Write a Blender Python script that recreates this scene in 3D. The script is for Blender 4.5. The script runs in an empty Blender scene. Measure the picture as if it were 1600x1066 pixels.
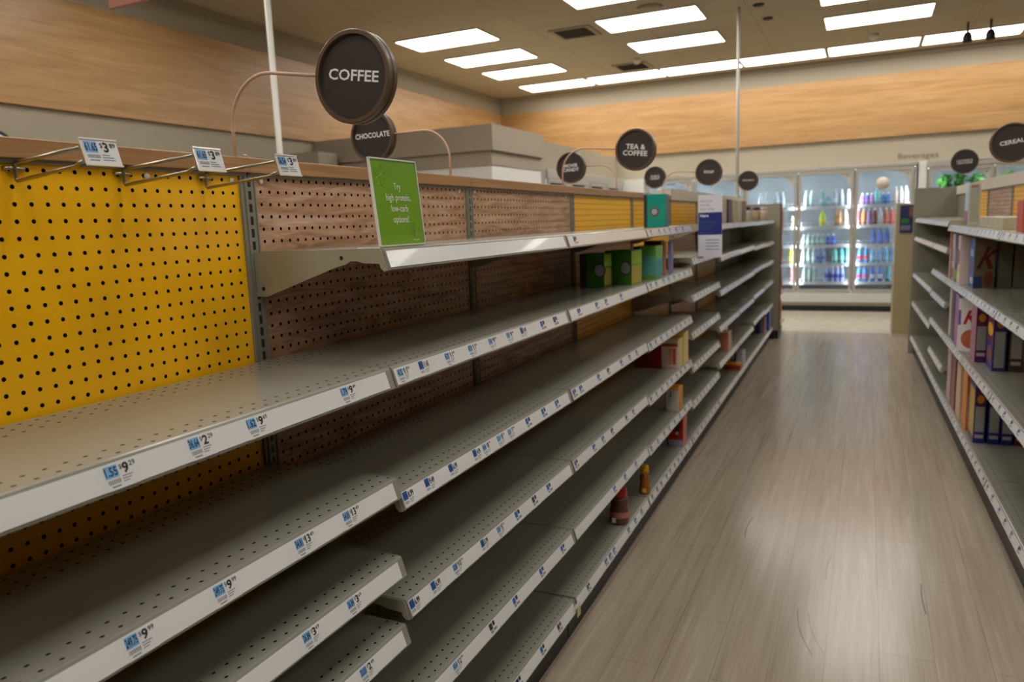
import bpy, bmesh, math, random
from mathutils import Vector, Matrix, Euler
random.seed(7)
PI = math.pi
S = bpy.context.scene
C = S.collection

# ------------------------------------------------------------------ camera, world, exposure
def setup_camera():
    yaw, pit, rol = -0.4459, -0.1546, -0.0377
    # yaw is measured from +Y towards +X
    cy, sy, cp, sp = math.cos(yaw), math.sin(yaw), math.cos(pit), math.sin(pit)
    fw = Vector((sy * cp, cy * cp, sp)); rt = Vector((cy, -sy, 0)); up = rt.cross(fw)
    cr, sr = math.cos(rol), math.sin(rol)
    r2 = rt * cr + up * sr; u2 = -rt * sr + up * cr
    cam = bpy.data.cameras.new('camera'); o = bpy.data.objects.new('camera', cam); C.objects.link(o)
    M = Matrix((r2, u2, -fw)).transposed().to_4x4()
    M.translation = Vector((1.1381, -1.1621, 1.3516))
    o.matrix_world = M
    cam.sensor_width = 36; cam.lens = 1161.74 / 1600 * 36
    cam.clip_start = 0.02; cam.clip_end = 60
    cam.dof.use_dof = True; cam.dof.focus_distance = 1.42; cam.dof.aperture_fstop = 4.8
    S.camera = o
setup_camera()
w = bpy.data.worlds.new('world'); S.world = w; w.use_nodes = True
w.node_tree.nodes['Background'].inputs[0].default_value = (0.9, 0.92, 1, 1)
w.node_tree.nodes['Background'].inputs[1].default_value = 0.15
S.view_settings.view_transform = 'Standard'; S.view_settings.look = 'None'
S.view_settings.exposure = 0.1; S.view_settings.gamma = 1.0; S.view_settings.use_curve_mapping = False
TROFFER = 7.6
S.cycles.use_denoising = True
S.cycles.max_bounces = 8; S.cycles.diffuse_bounces = 4; S.cycles.glossy_bounces = 4
S.cycles.transparent_max_bounces = 12
S.cycles.caustics_reflective = False; S.cycles.caustics_refractive = False

# ------------------------------------------------------------------ materials
def lin(c): return tuple(((v / 255) / 12.92 if v / 255 <= 0.04045 else ((v / 255 + 0.055) / 1.055) ** 2.4) for v in c)
MATS = {}
def mat(name, rgb=(128, 128, 128), rough=0.5, metal=0.0, emit=0, spec=0.5, coat=0, raw=None):
    if name in MATS: return MATS[name]
    m = bpy.data.materials.new(name); m.use_nodes = True
    b = m.node_tree.nodes['Principled BSDF']
    c = raw or lin(rgb)
    b.inputs['Base Color'].default_value = (*c, 1); b.inputs['Roughness'].default_value = rough
    b.inputs['Metallic'].default_value = metal; b.inputs['Specular IOR Level'].default_value = spec
    b.inputs['Coat Weight'].default_value = coat
    if emit:
        b.inputs['Emission Color'].default_value = (*c, 1); b.inputs['Emission Strength'].default_value = emit
    m.diffuse_color = (*c, 1)
    MATS[name] = m
    return m
class NT:
    def __init__(s, m): s.t = m.node_tree; s.b = s.t.nodes['Principled BSDF']
    def n(s, typ, ins=None, **kw):
        x = s.t.nodes.new(typ)
        for k, v in kw.items(): setattr(x, k, v)
        for k, v in (ins or {}).items():
            if hasattr(v, 'is_output') or isinstance(v, bpy.types.NodeSocket): s.t.links.new(v, x.inputs[k])
            else: x.inputs[k].default_value = v
        return x
    def math(s, op, a, b=None, c=None):
        ins = {0: a}
        if b is not None: ins[1] = b
        if c is not None: ins[2] = c
        return s.n('ShaderNodeMath', ins, operation=op).outputs[0]
    def mix(s, f, a, b):
        x = s.n('ShaderNodeMix', data_type='RGBA')
        for k, v in ((0, f), (6, a), (7, b)):
            if isinstance(v, bpy.types.NodeSocket): s.t.links.new(v, x.inputs[k])
            else: x.inputs[k].default_value = v
        return x.outputs[2]
    def ramp(s, f, stops):
        x = s.n('ShaderNodeValToRGB', {0: f}); e = x.color_ramp.elements
        while len(e) < len(stops): e.new(0.5)
        for i, (p, c) in enumerate(stops): e[i].position = p; e[i].color = (*c, 1)
        return x.outputs[0]
    def out(s, name, v): s.t.links.new(v, s.b.inputs[name])
    def bump(s, h, strength, dist=0.002):
        s.out('Normal', s.n('ShaderNodeBump', {'Height': h, 'Strength': strength, 'Distance': dist}).outputs[0])
def noise_of(t, vec, scale, detail=4, rough=0.5, dist=0.0):
    return t.n('ShaderNodeTexNoise', {'Vector': vec, 'Scale': scale, 'Detail': detail, 'Roughness': rough, 'Distortion': dist}).outputs[0]
def stretch(t, vec, sc): return t.n('ShaderNodeMapping', {'Vector': vec, 'Scale': sc}).outputs[0]

def wood_colour(t, vec, cols, along=(1, 18, 30), scale=3.0):
    n1 = noise_of(t, stretch(t, vec, along), scale, 6, 0.6, 0.6)
    return t.ramp(n1, cols), n1

def peg_material(name, kind):
    """hole grid: UV units are the pitch of the holes"""
    m = mat(name, (205, 150, 20), 0.42); t = NT(m)
    uv = t.n('ShaderNodeTexCoord').outputs['UV']; sx = t.n('ShaderNodeSeparateXYZ', {0: uv})
    u, v = sx.outputs[0], sx.outputs[1]
    fu = t.math('SUBTRACT', t.math('FRACT', t.math('ADD', u, 0.5)), 0.5)
    fv = t.math('SUBTRACT', t.math('FRACT', t.math('ADD', v, 0.5)), 0.5)
    d = t.math('SQRT', t.math('ADD', t.math('MULTIPLY', fu, fu), t.math('MULTIPLY', fv, fv)))
    hole = t.math('LESS_THAN', d, 0.138)
    rim = t.math('LESS_THAN', d, 0.178)
    obj = t.n('ShaderNodeTexCoord').outputs['Object']
    if kind == 'yellow':
        n = noise_of(t, obj, 2.5, 3)
        col = t.mix(n, (*lin((252, 190, 5)), 1), (*lin((244, 180, 4)), 1)); rimc = (*lin((225, 190, 110)), 1)
        rv = 0.34
    elif kind == 'grey':
        n = noise_of(t, obj, 2.5, 3)
        col = t.mix(n, (*lin((142, 138, 122)), 1), (*lin((134, 130, 116)), 1)); rimc = (*lin((160, 156, 140)), 1); rv = 0.45
    else:
        n1 = noise_of(t, stretch(t, obj, (1, 2.2, 14)), 2.2, 6, 0.62, 1.4)
        n2 = noise_of(t, stretch(t, obj, (1, 3, 60)), 5, 4, 0.6, 0.3)
        col = t.ramp(t.math('ADD', t.math('MULTIPLY', n1, 0.75), t.math('MULTIPLY', n2, 0.25)),
                     [(0.34, lin((138, 98, 70))), (0.48, lin((180, 140, 108))), (0.56, lin((194, 156, 128))), (0.68, lin((214, 184, 158)))])
        rimc = (*lin((150, 110, 88)), 1); rv = 0.36
    col = t.mix(t.math('MULTIPLY', rim, 0.35), col, rimc)
    col = t.mix(hole, col, (0.006, 0.005, 0.004, 1))
    t.out('Base Color', col)
    t.out('Roughness', t.math('ADD', t.math('MULTIPLY', hole, 0.6), rv))
    t.out('Specular IOR Level', t.math('MULTIPLY', t.math('SUBTRACT', 1.0, hole), 0.5))
    t.bump(t.math('SUBTRACT', 1.0, hole), 0.4, 0.002)
    return m

def shelf_material():
    m = mat('putty_steel', (158, 156, 142), 0.33); t = NT(m)
    tc = t.n('ShaderNodeTexCoord'); sx = t.n('ShaderNodeSeparateXYZ', {0: tc.outputs['UV']})
    u, v = sx.outputs[0], sx.outputs[1]
    fu = t.math('SUBTRACT', t.math('FRACT', t.math('ADD', u, 0.5)), 0.5)
    fv = t.math('SUBTRACT', t.math('FRACT', t.math('ADD', v, 0.5)), 0.5)
    d = t.math('SQRT', t.math('ADD', t.math('POWER', t.math('MULTIPLY', fu, 1.0), 2.0), t.math('POWER', t.math('MULTIPLY', fv, 1.35), 2.0)))
    hole = t.math('LESS_THAN', d, 0.13)
    rows = t.math('ADD', t.math('MULTIPLY', t.math('GREATER_THAN', v, -0.5), t.math('LESS_THAN', v, 1.5)),
                  t.math('MULTIPLY', t.math('GREATER_THAN', v, 8.5), t.math('LESS_THAN', v, 11.5)))
    up = t.math('GREATER_THAN', t.n('ShaderNodeSeparateXYZ', {0: t.n('ShaderNodeNewGeometry').outputs['True Normal']}).outputs[2], 0.5)
    h = t.math('MULTIPLY', t.math('MULTIPLY', hole, rows), up)
    n = noise_of(t, tc.outputs['Object'], 4, 5, 0.6)
    col = t.mix(n, (*lin((136, 134, 121)), 1), (*lin((144, 142, 130)), 1))
    t.out('Base Color', t.mix(h, col, (0.006, 0.006, 0.005, 1)))
    t.b.inputs['Roughness'].default_value = 0.21
    t.out('Specular IOR Level', t.math('MULTIPLY', t.math('SUBTRACT', 1.0, h), 0.5))
    return m

def slot_material():
    m = mat('upright_steel', (128, 126, 112), 0.4); t = NT(m)
    sx = t.n('ShaderNodeSeparateXYZ', {0: t.n('ShaderNodeTexCoord').outputs['Object']})
    y, z = sx.outputs[1], sx.outputs[2]
    fz = t.math('FRACT', t.math('DIVIDE', z, 0.0254))
    s = t.math('MULTIPLY', t.math('LESS_THAN', t.math('ABSOLUTE', t.math('SUBTRACT', y, 0.004)), 0.0042), t.math('LESS_THAN', fz, 0.68))
    t.out('Base Color', t.mix(s, (*lin((136, 134, 120)), 1), (0.008, 0.008, 0.007, 1)))
    return m

def floor_material():
    m = mat('vinyl_plank', (150, 140, 125), 0.3); t = NT(m)
    obj = t.n('ShaderNodeTexCoord').outputs['Object']; sx = t.n('ShaderNodeSeparateXYZ', {0: obj})
    x, y = sx.outputs[0], sx.outputs[1]
    rot = t.n('ShaderNodeMapping', {'Vector': obj, 'Rotation': (0, 0, PI / 2)}).outputs[0]
    br = t.n('ShaderNodeTexBrick', {'Vector': rot, 'Scale': 1.0, 'Mortar Size': 0.0012, 'Mortar Smooth': 0.3, 'Bias': 0.0,
             'Brick Width': 0.9, 'Row Height': 0.152, 'Color1': (0.42, 0.42, 0.42, 1), 'Color2': (0.58, 0.58, 0.58, 1), 'Mortar': (0.2, 0.2, 0.2, 1)})
    br.offset = 0.37
    n1 = noise_of(t, stretch(t, obj, (16, 0.6, 1)), 2.2, 5, 0.6, 0.2)
    n2 = noise_of(t, stretch(t, obj, (70, 1.0, 1)), 3, 4, 0.6)
    n3 = noise_of(t, obj, 1.2, 4, 0.6)
    f = t.math('ADD', t.math('ADD', t.math('MULTIPLY', n1, 0.42), t.math('MULTIPLY', n2, 0.28)), t.math('MULTIPLY', br.outputs[0], 0.3))
    col = t.ramp(f, [(0.33, lin((136, 121, 102))), (0.46, lin((164, 149, 130))), (0.54, lin((172, 158, 139))), (0.68, lin((192, 180, 162)))])
    col = t.mix(t.math('MULTIPLY', br.outputs[1], 0.35), col, (*lin((95, 86, 74)), 1))
    col = t.mix(t.math('MULTIPLY', n3, 0.06), col, (*lin((120, 110, 98)), 1))
    # dark scuff arcs left by wheels
    for cx, cy, r, y0, y1, wd in ((1.677, 1.43, 0.711, 1.14, 1.41, 0.0022), (1.715, 1.45, 0.716, 1.15, 1.40, 0.0013), (1.9, 2.06, 1.194, 1.96, 2.2, 0.003), (1.9, 1.75, 0.859, 1.68, 1.9, 0.0015), (2.6, 1.65, 1.243, 1.53, 1.76, 0.0028)):
        dx = t.math('SUBTRACT', x, cx); dy = t.math('SUBTRACT', y, cy)
        d = t.math('SQRT', t.math('ADD', t.math('MULTIPLY', dx, dx), t.math('MULTIPLY', dy, dy)))
        k = t.math('LESS_THAN', t.math('ABSOLUTE', t.math('SUBTRACT', d, r)), wd)
        k = t.math('MULTIPLY', k, t.math('MULTIPLY', t.math('GREATER_THAN', y, y0), t.math('LESS_THAN', y, y1)))
        k = t.math('MULTIPLY', k, t.math('LESS_THAN', dx, 0.0))
        col = t.mix(t.math('MULTIPLY', k, 0.6), col, (*lin((66, 58, 50)), 1))
    far = t.math('GREATER_THAN', y, 8.05)
    tile = noise_of(t, obj, 6, 5, 0.7)
    col = t.mix(far, col, t.ramp(tile, [(0.35, lin((190, 180, 160))), (0.65, lin((208, 200, 182)))]))
    t.out('Base Color', col)
    t.b.inputs['Roughness'].default_value = 0.2
    return m

def band_material():
    m = mat('oak_laminate', (200, 150, 95), 0.38); t = NT(m)
    obj = t.n('ShaderNodeTexCoord').outputs['Object']
    n1 = noise_of(t, stretch(t, obj, (0.7, 0.7, 9)), 1.6, 7, 0.62, 0.8)
    n2 = noise_of(t, stretch(t, obj, (1.5, 1.5, 40)), 3, 4, 0.6, 0.2)
    f = t.math('ADD', t.math('MULTIPLY', n1, 0.7), t.math('MULTIPLY', n2, 0.3))
    t.out('Base Color', t.ramp(f, [(0.3, lin((148, 108, 64))), (0.5, lin((172, 132, 83))), (0.7, lin((190, 152, 103)))]))
    return m
def trim_material():
    m = mat('header_laminate', (150, 105, 65), 0.35); t = NT(m)
    obj = t.n('ShaderNodeTexCoord').outputs['Object']
    n1 = noise_of(t, stretch(t, obj, (8, 1.2, 60)), 3, 6, 0.6, 0.4)
    t.out('Base Color', t.ramp(n1, [(0.3, lin((150, 108, 68))), (0.7, lin((180, 138, 94)))]))
    return m
def ceiling_material():
    m = mat('ceiling_tile', (190, 172, 138), 0.9); t = NT(m)
    obj = t.n('ShaderNodeTexCoord').outputs['Object']
    br = t.n('ShaderNodeTexBrick', {'Vector': obj, 'Scale': 1.0, 'Mortar Size': 0.008, 'Brick Width': 1.08, 'Row Height': 0.54,
             'Color1': (*lin((186, 176, 150)), 1), 'Color2': (*lin((181, 170, 145)), 1), 'Mortar': (*lin((168, 158, 134)), 1)})
    br.offset = 0.0
    t.out('Base Color', br.outputs[0])
    t.bump(noise_of(t, obj, 120, 3), 0.3, 0.002)
    return m
def wall_material():
    m = mat('painted_wall', (186, 172, 148), 0.75); t = NT(m)
    obj = t.n('ShaderNodeTexCoord').outputs['Object']
    t.out('Base Color', t.mix(noise_of(t, obj, 1.3, 4), (*lin((156, 146, 126)), 1), (*lin((164, 154, 134)), 1)))
    return m
def glass_material():
    m = bpy.data.materials.new('cooler_glass'); m.use_nodes = True; t = m.node_tree; t.nodes.clear()
    o = t.nodes.new('ShaderNodeOutputMaterial'); mx = t.nodes.new('ShaderNodeMixShader'); fr = t.nodes.new('ShaderNodeFresnel')
    tr = t.nodes.new('ShaderNodeBsdfTransparent'); gl = t.nodes.new('ShaderNodeBsdfGlossy')
    fr.inputs[0].default_value = 1.55; tr.inputs[0].default_value = (0.93, 0.95, 0.96, 1); gl.inputs['Roughness'].default_value = 0.02
    t.links.new(fr.outputs[0], mx.inputs[0]); t.links.new(tr.outputs[0], mx.inputs[1]); t.links.new(gl.outputs[0], mx.inputs[2]); t.links.new(mx.outputs[0], o.inputs[0])
    MATS['cooler_glass'] = m; return m
YEL = peg_material('yellow_pegboard', 'yellow'); WOOD = peg_material('wood_pegboard', 'wood'); GREY = peg_material('grey_panel', 'grey')
STEEL = shelf_material(); SLOT = slot_material(); FLOOR = floor_material(); BAND = band_material(); TRIM = trim_material()
CEIL = ceiling_material(); WALL = wall_material(); GLASS = glass_material()
RAIL = mat('ticket_rail', (222, 222, 220), 0.22, coat=0.3)
PUTTY = mat('putty_paint', (156, 153, 134), 0.42)
DARKBASE = mat('dark_base', (38, 36, 32), 0.5)
WHITE = mat('white_paint', (225, 224, 218), 0.5)
PAPER = mat('label_paper', (224, 224, 224), 0.35)
BLUEL = mat('label_light_blue', (120, 172, 214), 0.5); BLUED = mat('label_blue', (22, 92, 165), 0.5)
INK = mat('ink', (18, 18, 22), 0.6); INKB = mat('navy_ink', (14, 40, 78), 0.6); INKG = mat('grey_ink', (120, 120, 122), 0.6)
CHROME = mat('zinc_wire', (165, 158, 140), 0.28, metal=1.0)
BRONZE = mat('sign_bronze', (94, 76, 57), 0.34); SIGNFACE = mat('sign_face', (62, 54, 51), 0.33)
LETTER = mat('sign_letter', (238, 236, 232), 0.5); COPPER = mat('arm_rose', (198, 164, 138), 0.45)
CREAM = mat('cream_panel', (214, 204, 186), 0.5)

# ------------------------------------------------------------------ mesh builder
class MB:
    def __init__(s): s.v = []; s.f = []; s.m = []; s.uv = {}; s.mats = []; s.smooth = []
    def mi(s, m):
        if m not in s.mats: s.mats.append(m)
        return s.mats.index(m)
    def add(s, vs, fs, m, smooth=False, uvs=None):
        b = len(s.v); s.v += [tuple(x) for x in vs]; i = s.mi(m)
        for k, f in enumerate(fs):
            s.f.append([b + j for j in f]); s.m.append(i); s.smooth.append(smooth)
            if uvs: s.uv[len(s.f) - 1] = uvs[k]
        return s
    def box(s, x0, x1, y0, y1, z0, z1, m):
        v = [(x, y, z) for x in (x0, x1) for y in (y0, y1) for z in (z0, z1)]
        return s.add(v, [(0, 1, 3, 2), (4, 6, 7, 5), (0, 4, 5, 1), (2, 3, 7, 6), (0, 2, 6, 4), (1, 5, 7, 3)], m)
    def quad(s, a, b, c, d, m, uv=None): return s.add([a, b, c, d], [(0, 1, 2, 3)], m, uvs=[uv] if uv else None)
    def prism(s, prof, y0, y1, m, smooth=False):
        """profile (x,z) extruded along y"""
        n = len(prof); v = [(x, y0, z) for x, z in prof] + [(x, y1, z) for x, z in prof]
        s.add(v, [(i, (i + 1) % n, n + (i + 1) % n, n + i) for i in range(n)], m, smooth)
        s.add(v, [tuple(range(n)), tuple(range(2 * n - 1, n - 1, -1))], m)
        return s
    def tube(s, pts, r, m, n=10, cap=True):
        pts = [Vector(p) for p in pts]; rings = []
        t0 = (pts[1] - pts[0]).normalized(); a = Vector((0, 0, 1)) if abs(t0.z) < 0.9 else Vector((1, 0, 0))
        u = t0.cross(a).normalized()
        vs = []
        for i, p in enumerate(pts):
            t = ((pts[min(i + 1, len(pts) - 1)] - pts[max(i - 1, 0)])).normalized()
            u = (u - t * u.dot(t)).normalized(); w_ = t.cross(u)
            vs += [p + (u * math.cos(2 * PI * k / n) + w_ * math.sin(2 * PI * k / n)) * r for k in range(n)]
        fs = [(i * n + k, i * n + (k + 1) % n, (i + 1) * n + (k + 1) % n, (i + 1) * n + k) for i in range(len(pts) - 1) for k in range(n)]
        s.add(vs, fs, m, True)
        if cap: s.add(vs[:n] + vs[-n:], [tuple(range(n - 1, -1, -1)), tuple(range(n, 2 * n))], m)
        return s
    def lathe(s, prof, m, n=20, org=(0, 0, 0), axis='z', smooth=True):
        vs = []
        for r, h in prof:
            for k in range(n):
                a = 2 * PI * k / n; c, d = r * math.cos(a), r * math.sin(a)
                p = (c, d, h) if axis == 'z' else ((c, h, d) if axis == 'y' else (h, c, d))
                vs.append((p[0] + org[0], p[1] + org[1], p[2] + org[2]))
        fs = [(i * n + k, i * n + (k + 1) % n, (i + 1) * n + (k + 1) % n, (i + 1) * n + k) for i in range(len(prof) - 1) for k in range(n)]
        return s.add(vs, fs, m, smooth)
    def text(s, st, org, U, V, h, m, width=None, bold=0.0, align='L', squeeze=1.0):
        vs, fs = glyphs(st, bold)
        if not vs: return 0
        U = Vector(U).normalized(); V = Vector(V).normalized(); N = U.cross(V)
        x0 = min(p[0] for p in vs); x1 = max(p[0] for p in vs)
        k = h / 0.729; kx = k * squeeze
        if width: kx = width / (x1 - x0)
        W = (x1 - x0) * kx
        off = {'L': 0, 'C': -W / 2, 'R': -W}[align]
        o = Vector(org)
        s.add([o + U * ((p[0] - x0) * kx + off) + V * (p[1] * k) for p in vs], fs, m)
        return W
    def build(s, name, parent=None, bevel=0.0, loc=None, mats=None):
        me = bpy.data.meshes.new(name); me.from_pydata(s.v, [], s.f); me.update()
        for m in s.mats: me.materials.append(m)
        for p, i, sm in zip(me.polygons, s.m, s.smooth): p.material_index = i; p.use_smooth = sm
        if s.uv:
            l = me.uv_layers.new(name='UVMap')
            for p in me.polygons:
                if p.index in s.uv:
                    for li, q in zip(p.loop_indices, s.uv[p.index]): l.data[li].uv = q
                else:
                    for li in p.loop_indices: l.data[li].uv = (0.5, 5.5)
        bm = bmesh.new(); bm.from_mesh(me); bmesh.ops.remove_doubles(bm, verts=bm.verts, dist=1e-6)
        if not s.uv and not getattr(s, 'keep', False): bmesh.ops.recalc_face_normals(bm, faces=bm.faces)
        bm.to_mesh(me); bm.free()
        o = bpy.data.objects.new(name, me); C.objects.link(o)
        if parent: o.parent = parent
        if loc: o.location = loc
        if bevel:
            b = o.modifiers.new('bevel', 'BEVEL'); b.width = bevel; b.segments = 2; b.limit_method = 'ANGLE'; b.angle_limit = 0.6
        return o
GL = {}
def glyphs(st, bold):
    if (st, bold) in GL: return GL[(st, bold)]
    cu = bpy.data.curves.new('tmp_text', 'FONT'); cu.body = st; cu.size = 1.0; cu.offset = bold; cu.resolution_u = 2
    cu.space_line = 1.0
    ob = bpy.data.objects.new('tmp_text', cu); C.objects.link(ob)
    dg = bpy.context.evaluated_depsgraph_get(); dg.update()
    me = ob.evaluated_get(dg).to_mesh()
    vs = [(v.co.x, v.co.y) for v in me.vertices]; fs = [tuple(p.vertices) for p in me.polygons]
    ob.evaluated_get(dg).to_mesh_clear()
    bpy.data.objects.remove(ob); bpy.data.curves.remove(cu)
    GL[(st, bold)] = (vs, fs); return vs, fs
def tag(o, label, cat, group=None, kind=None):
    o['label'] = label; o['category'] = cat
    if group: o['group'] = group
    if kind: o['kind'] = kind
    return o
def struct(o): o['kind'] = 'structure'; return o
def thing(name, label, cat, loc=(0, 0, 0), rz=0.0, group=None):
    o = bpy.data.objects.new(name, None); C.objects.link(o); o.empty_display_size = 0.05
    o.location = loc; o.rotation_euler = (0, 0, rz)
    return tag(o, label, cat, group)
def copy_tree(o, parent=None):
    c = o.copy(); C.objects.link(c); c.parent = parent
    for ch in [x for x in list(C.objects) if x.parent == o]: copy_tree(ch, c)
    return c

# ------------------------------------------------------------------ the room
XL, YB, HC = -4.4, 10.3, 3.4
def room():
    m = MB(); m.box(-4.6, 13.2, -12.2, 11.2, -0.08, 0, FLOOR); struct(m.build('floor'))
    m = MB(); m.box(-4.6, 13.2, -12.2, 11.2, HC, HC + 0.08, CEIL); struct(m.build('ceiling'))
    m = MB(); m.box(XL - 0.2, XL, -12.2, 11.2, 0, HC, WALL); struct(m.build('wall_left'))
    m = MB(); m.box(13.0, 13.2, -12.2, 11.2, 0, HC, WALL); struct(m.build('wall_right'))
    m = MB(); m.box(-4.4, 13.0, -12.2, -12.0, 0, HC, WALL); struct(m.build('wall_front'))
    m = MB(); m.box(-4.4, 13.0, YB, 11.0, 1.978, HC, WALL); m.box(-4.4, 13.0, 10.95, 11.0, 0, 1.978, WALL)
    m.box(1.73, 1.82, 10.06, 10.95, 0, 1.978, WHITE); m.box(5.0, 13.0, 10.06, 10.95, 0, 1.978, WALL)
    struct(m.build('wall_back'))
    # wood bands and the strips that frame them
    m = MB(); m.box(-4.36, 13.0, YB - 0.035, YB, 2.335, 3.14, BAND); struct(m.build('trim_1'))
    m = MB(); m.box(XL, XL + 0.035, -12.0, YB, 2.335, 3.15, BAND); struct(m.build('trim_2'))
    m = MB(); m.box(-4.4, 13.0, YB - 0.05, YB, HC - 0.05, HC, WALL); struct(m.build('trim_3'))
    m = MB(); m.box(XL, XL + 0.05, -12.0, YB - 0.05, HC - 0.05, HC, WALL); struct(m.build('trim_4'))
    # the closed block of rooms in the far left corner
    wall2 = mat('corner_block_paint', (160, 148, 130), 0.75)
    m = MB(); m.box(XL, -2.20, 5.55, 6.85, 2.09, 2.34, wall2); m.box(XL, -2.235, 5.585, 6.85, 1.95, 2.09, wall2)
    m.box(XL, -2.245, 5.60, 6.85, 0, 1.95, WHITE); struct(m.build('wall_corner_block'))
    m = MB(); m.box(XL, -2.42, 6.85, YB, 1.97, 2.335, WALL); m.box(XL, -2.9, 6.85, YB, 0, 1.97, WALL); m.box(-2.9, -1.91, 9.95, 10.94, 0, 1.96, WHITE); struct(m.build('wall_corner_strip'))
    m = MB(); m.box(XL, -4.02, 5.15, 5.45, 0, 2.18, WALL); m.box(XL, -3.85, 4.75, 5.15, 0, 2.0, wall2); struct(m.build('wall_left_pilaster'))
room()

# ------------------------------------------------------------------ ceiling lights
def ceiling_lights():
    fr = mat('fixture_frame', (200, 190, 165), 0.6)
    em = bpy.data.materials.new('lamp_diffuser'); em.use_nodes = True
    b = em.node_tree.nodes['Principled BSDF']; b.inputs['Base Color'].default_value = (0.9, 0.9, 0.9, 1)
    b.inputs['Emission Color'].default_value = (1.0, 0.965, 0.915, 1); b.inputs['Emission Strength'].default_value = TROFFER
    L, W = 1.02, 0.54
    def S2(x, y): return (1.138 + (x - 1.138) * .891, -1.162 + (y + 1.162) * .891)
    spots = []
    for i, x in enumerate((-3.65, -2.44, -1.25, -.06, 1.14, 2.34, 3.54, 4.74)):
        spots.append((*S2(x, 10.98), 'long bright ceiling light panel in the row along the back wall, ' + ('leftmost', 'second from left', 'third from left', 'fourth from left', 'fifth from left', 'sixth from left', 'seventh from left', 'rightmost')[i]))
    for y, t in ((7.3, 'nearest of the three over the corner block'), (8.5, 'middle of the three over the corner block'), (9.62, 'farthest of the three over the corner block')):
        spots.append((*S2(-3.64, y), 'bright ceiling light panel near the left wall, ' + t))
    for y, t in ((5.45, 'just out of the top of the picture'), (6.58, 'cut by the top of the picture'), (7.78, 'the larger of two beside the air vent'), (9.07, 'the farther one beside the air vent')):
        spots.append((*S2(-1.2, y), 'bright ceiling light panel of the second column, ' + t))
    for y, t in ((7.98, 'cut by the top of the picture'), (9.2, 'just before the back row')):
        spots.append((*S2(1.18, y), 'bright ceiling light panel over the aisle end, ' + t))
    for y in (-4.0, -2.6, -1.2, 0.2, 1.6, 3.0): spots += [(-1.02, y, None), (1.18, y, None)]  # unseen panels added, here and in the next loops, to brighten the near shop
    for y in (-1.2, 0.2, 1.6, 3.0): spots.append((-3.1, y, None))
    for y in (-2.6, 0.2, 3.0, 5.8): spots.append((3.4, y, None))
    first = None
    for x, y, lab in spots:
        if first is None:
            first = t = thing('ceiling_light', lab, 'light', (x, y, HC), 0, 'ceiling light panels')
            m = MB()
            for a in ((-L / 2 - .012, -L / 2, -W / 2 - .012, W / 2 + .012), (L / 2, L / 2 + .012, -W / 2 - .012, W / 2 + .012), (-L / 2, L / 2, -W / 2 - .012, -W / 2), (-L / 2, L / 2, W / 2, W / 2 + .012)):
                m.box(*a, -0.014, -0.0005, fr)
            m.build('frame', t)
            m = MB(); m.box(-L / 2, L / 2, -W / 2, W / 2, -0.01, -0.0005, em); m.build('diffuser', t)
        else:
            t = copy_tree(first); t.location = (x, y, HC)
            t['label'] = lab or 'unseen ceiling light panel added to brighten the near part of the shop'
            if not lab: t['group'] = 'unseen ceiling light panels added over the near part of the shop'
ceiling_lights()

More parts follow.
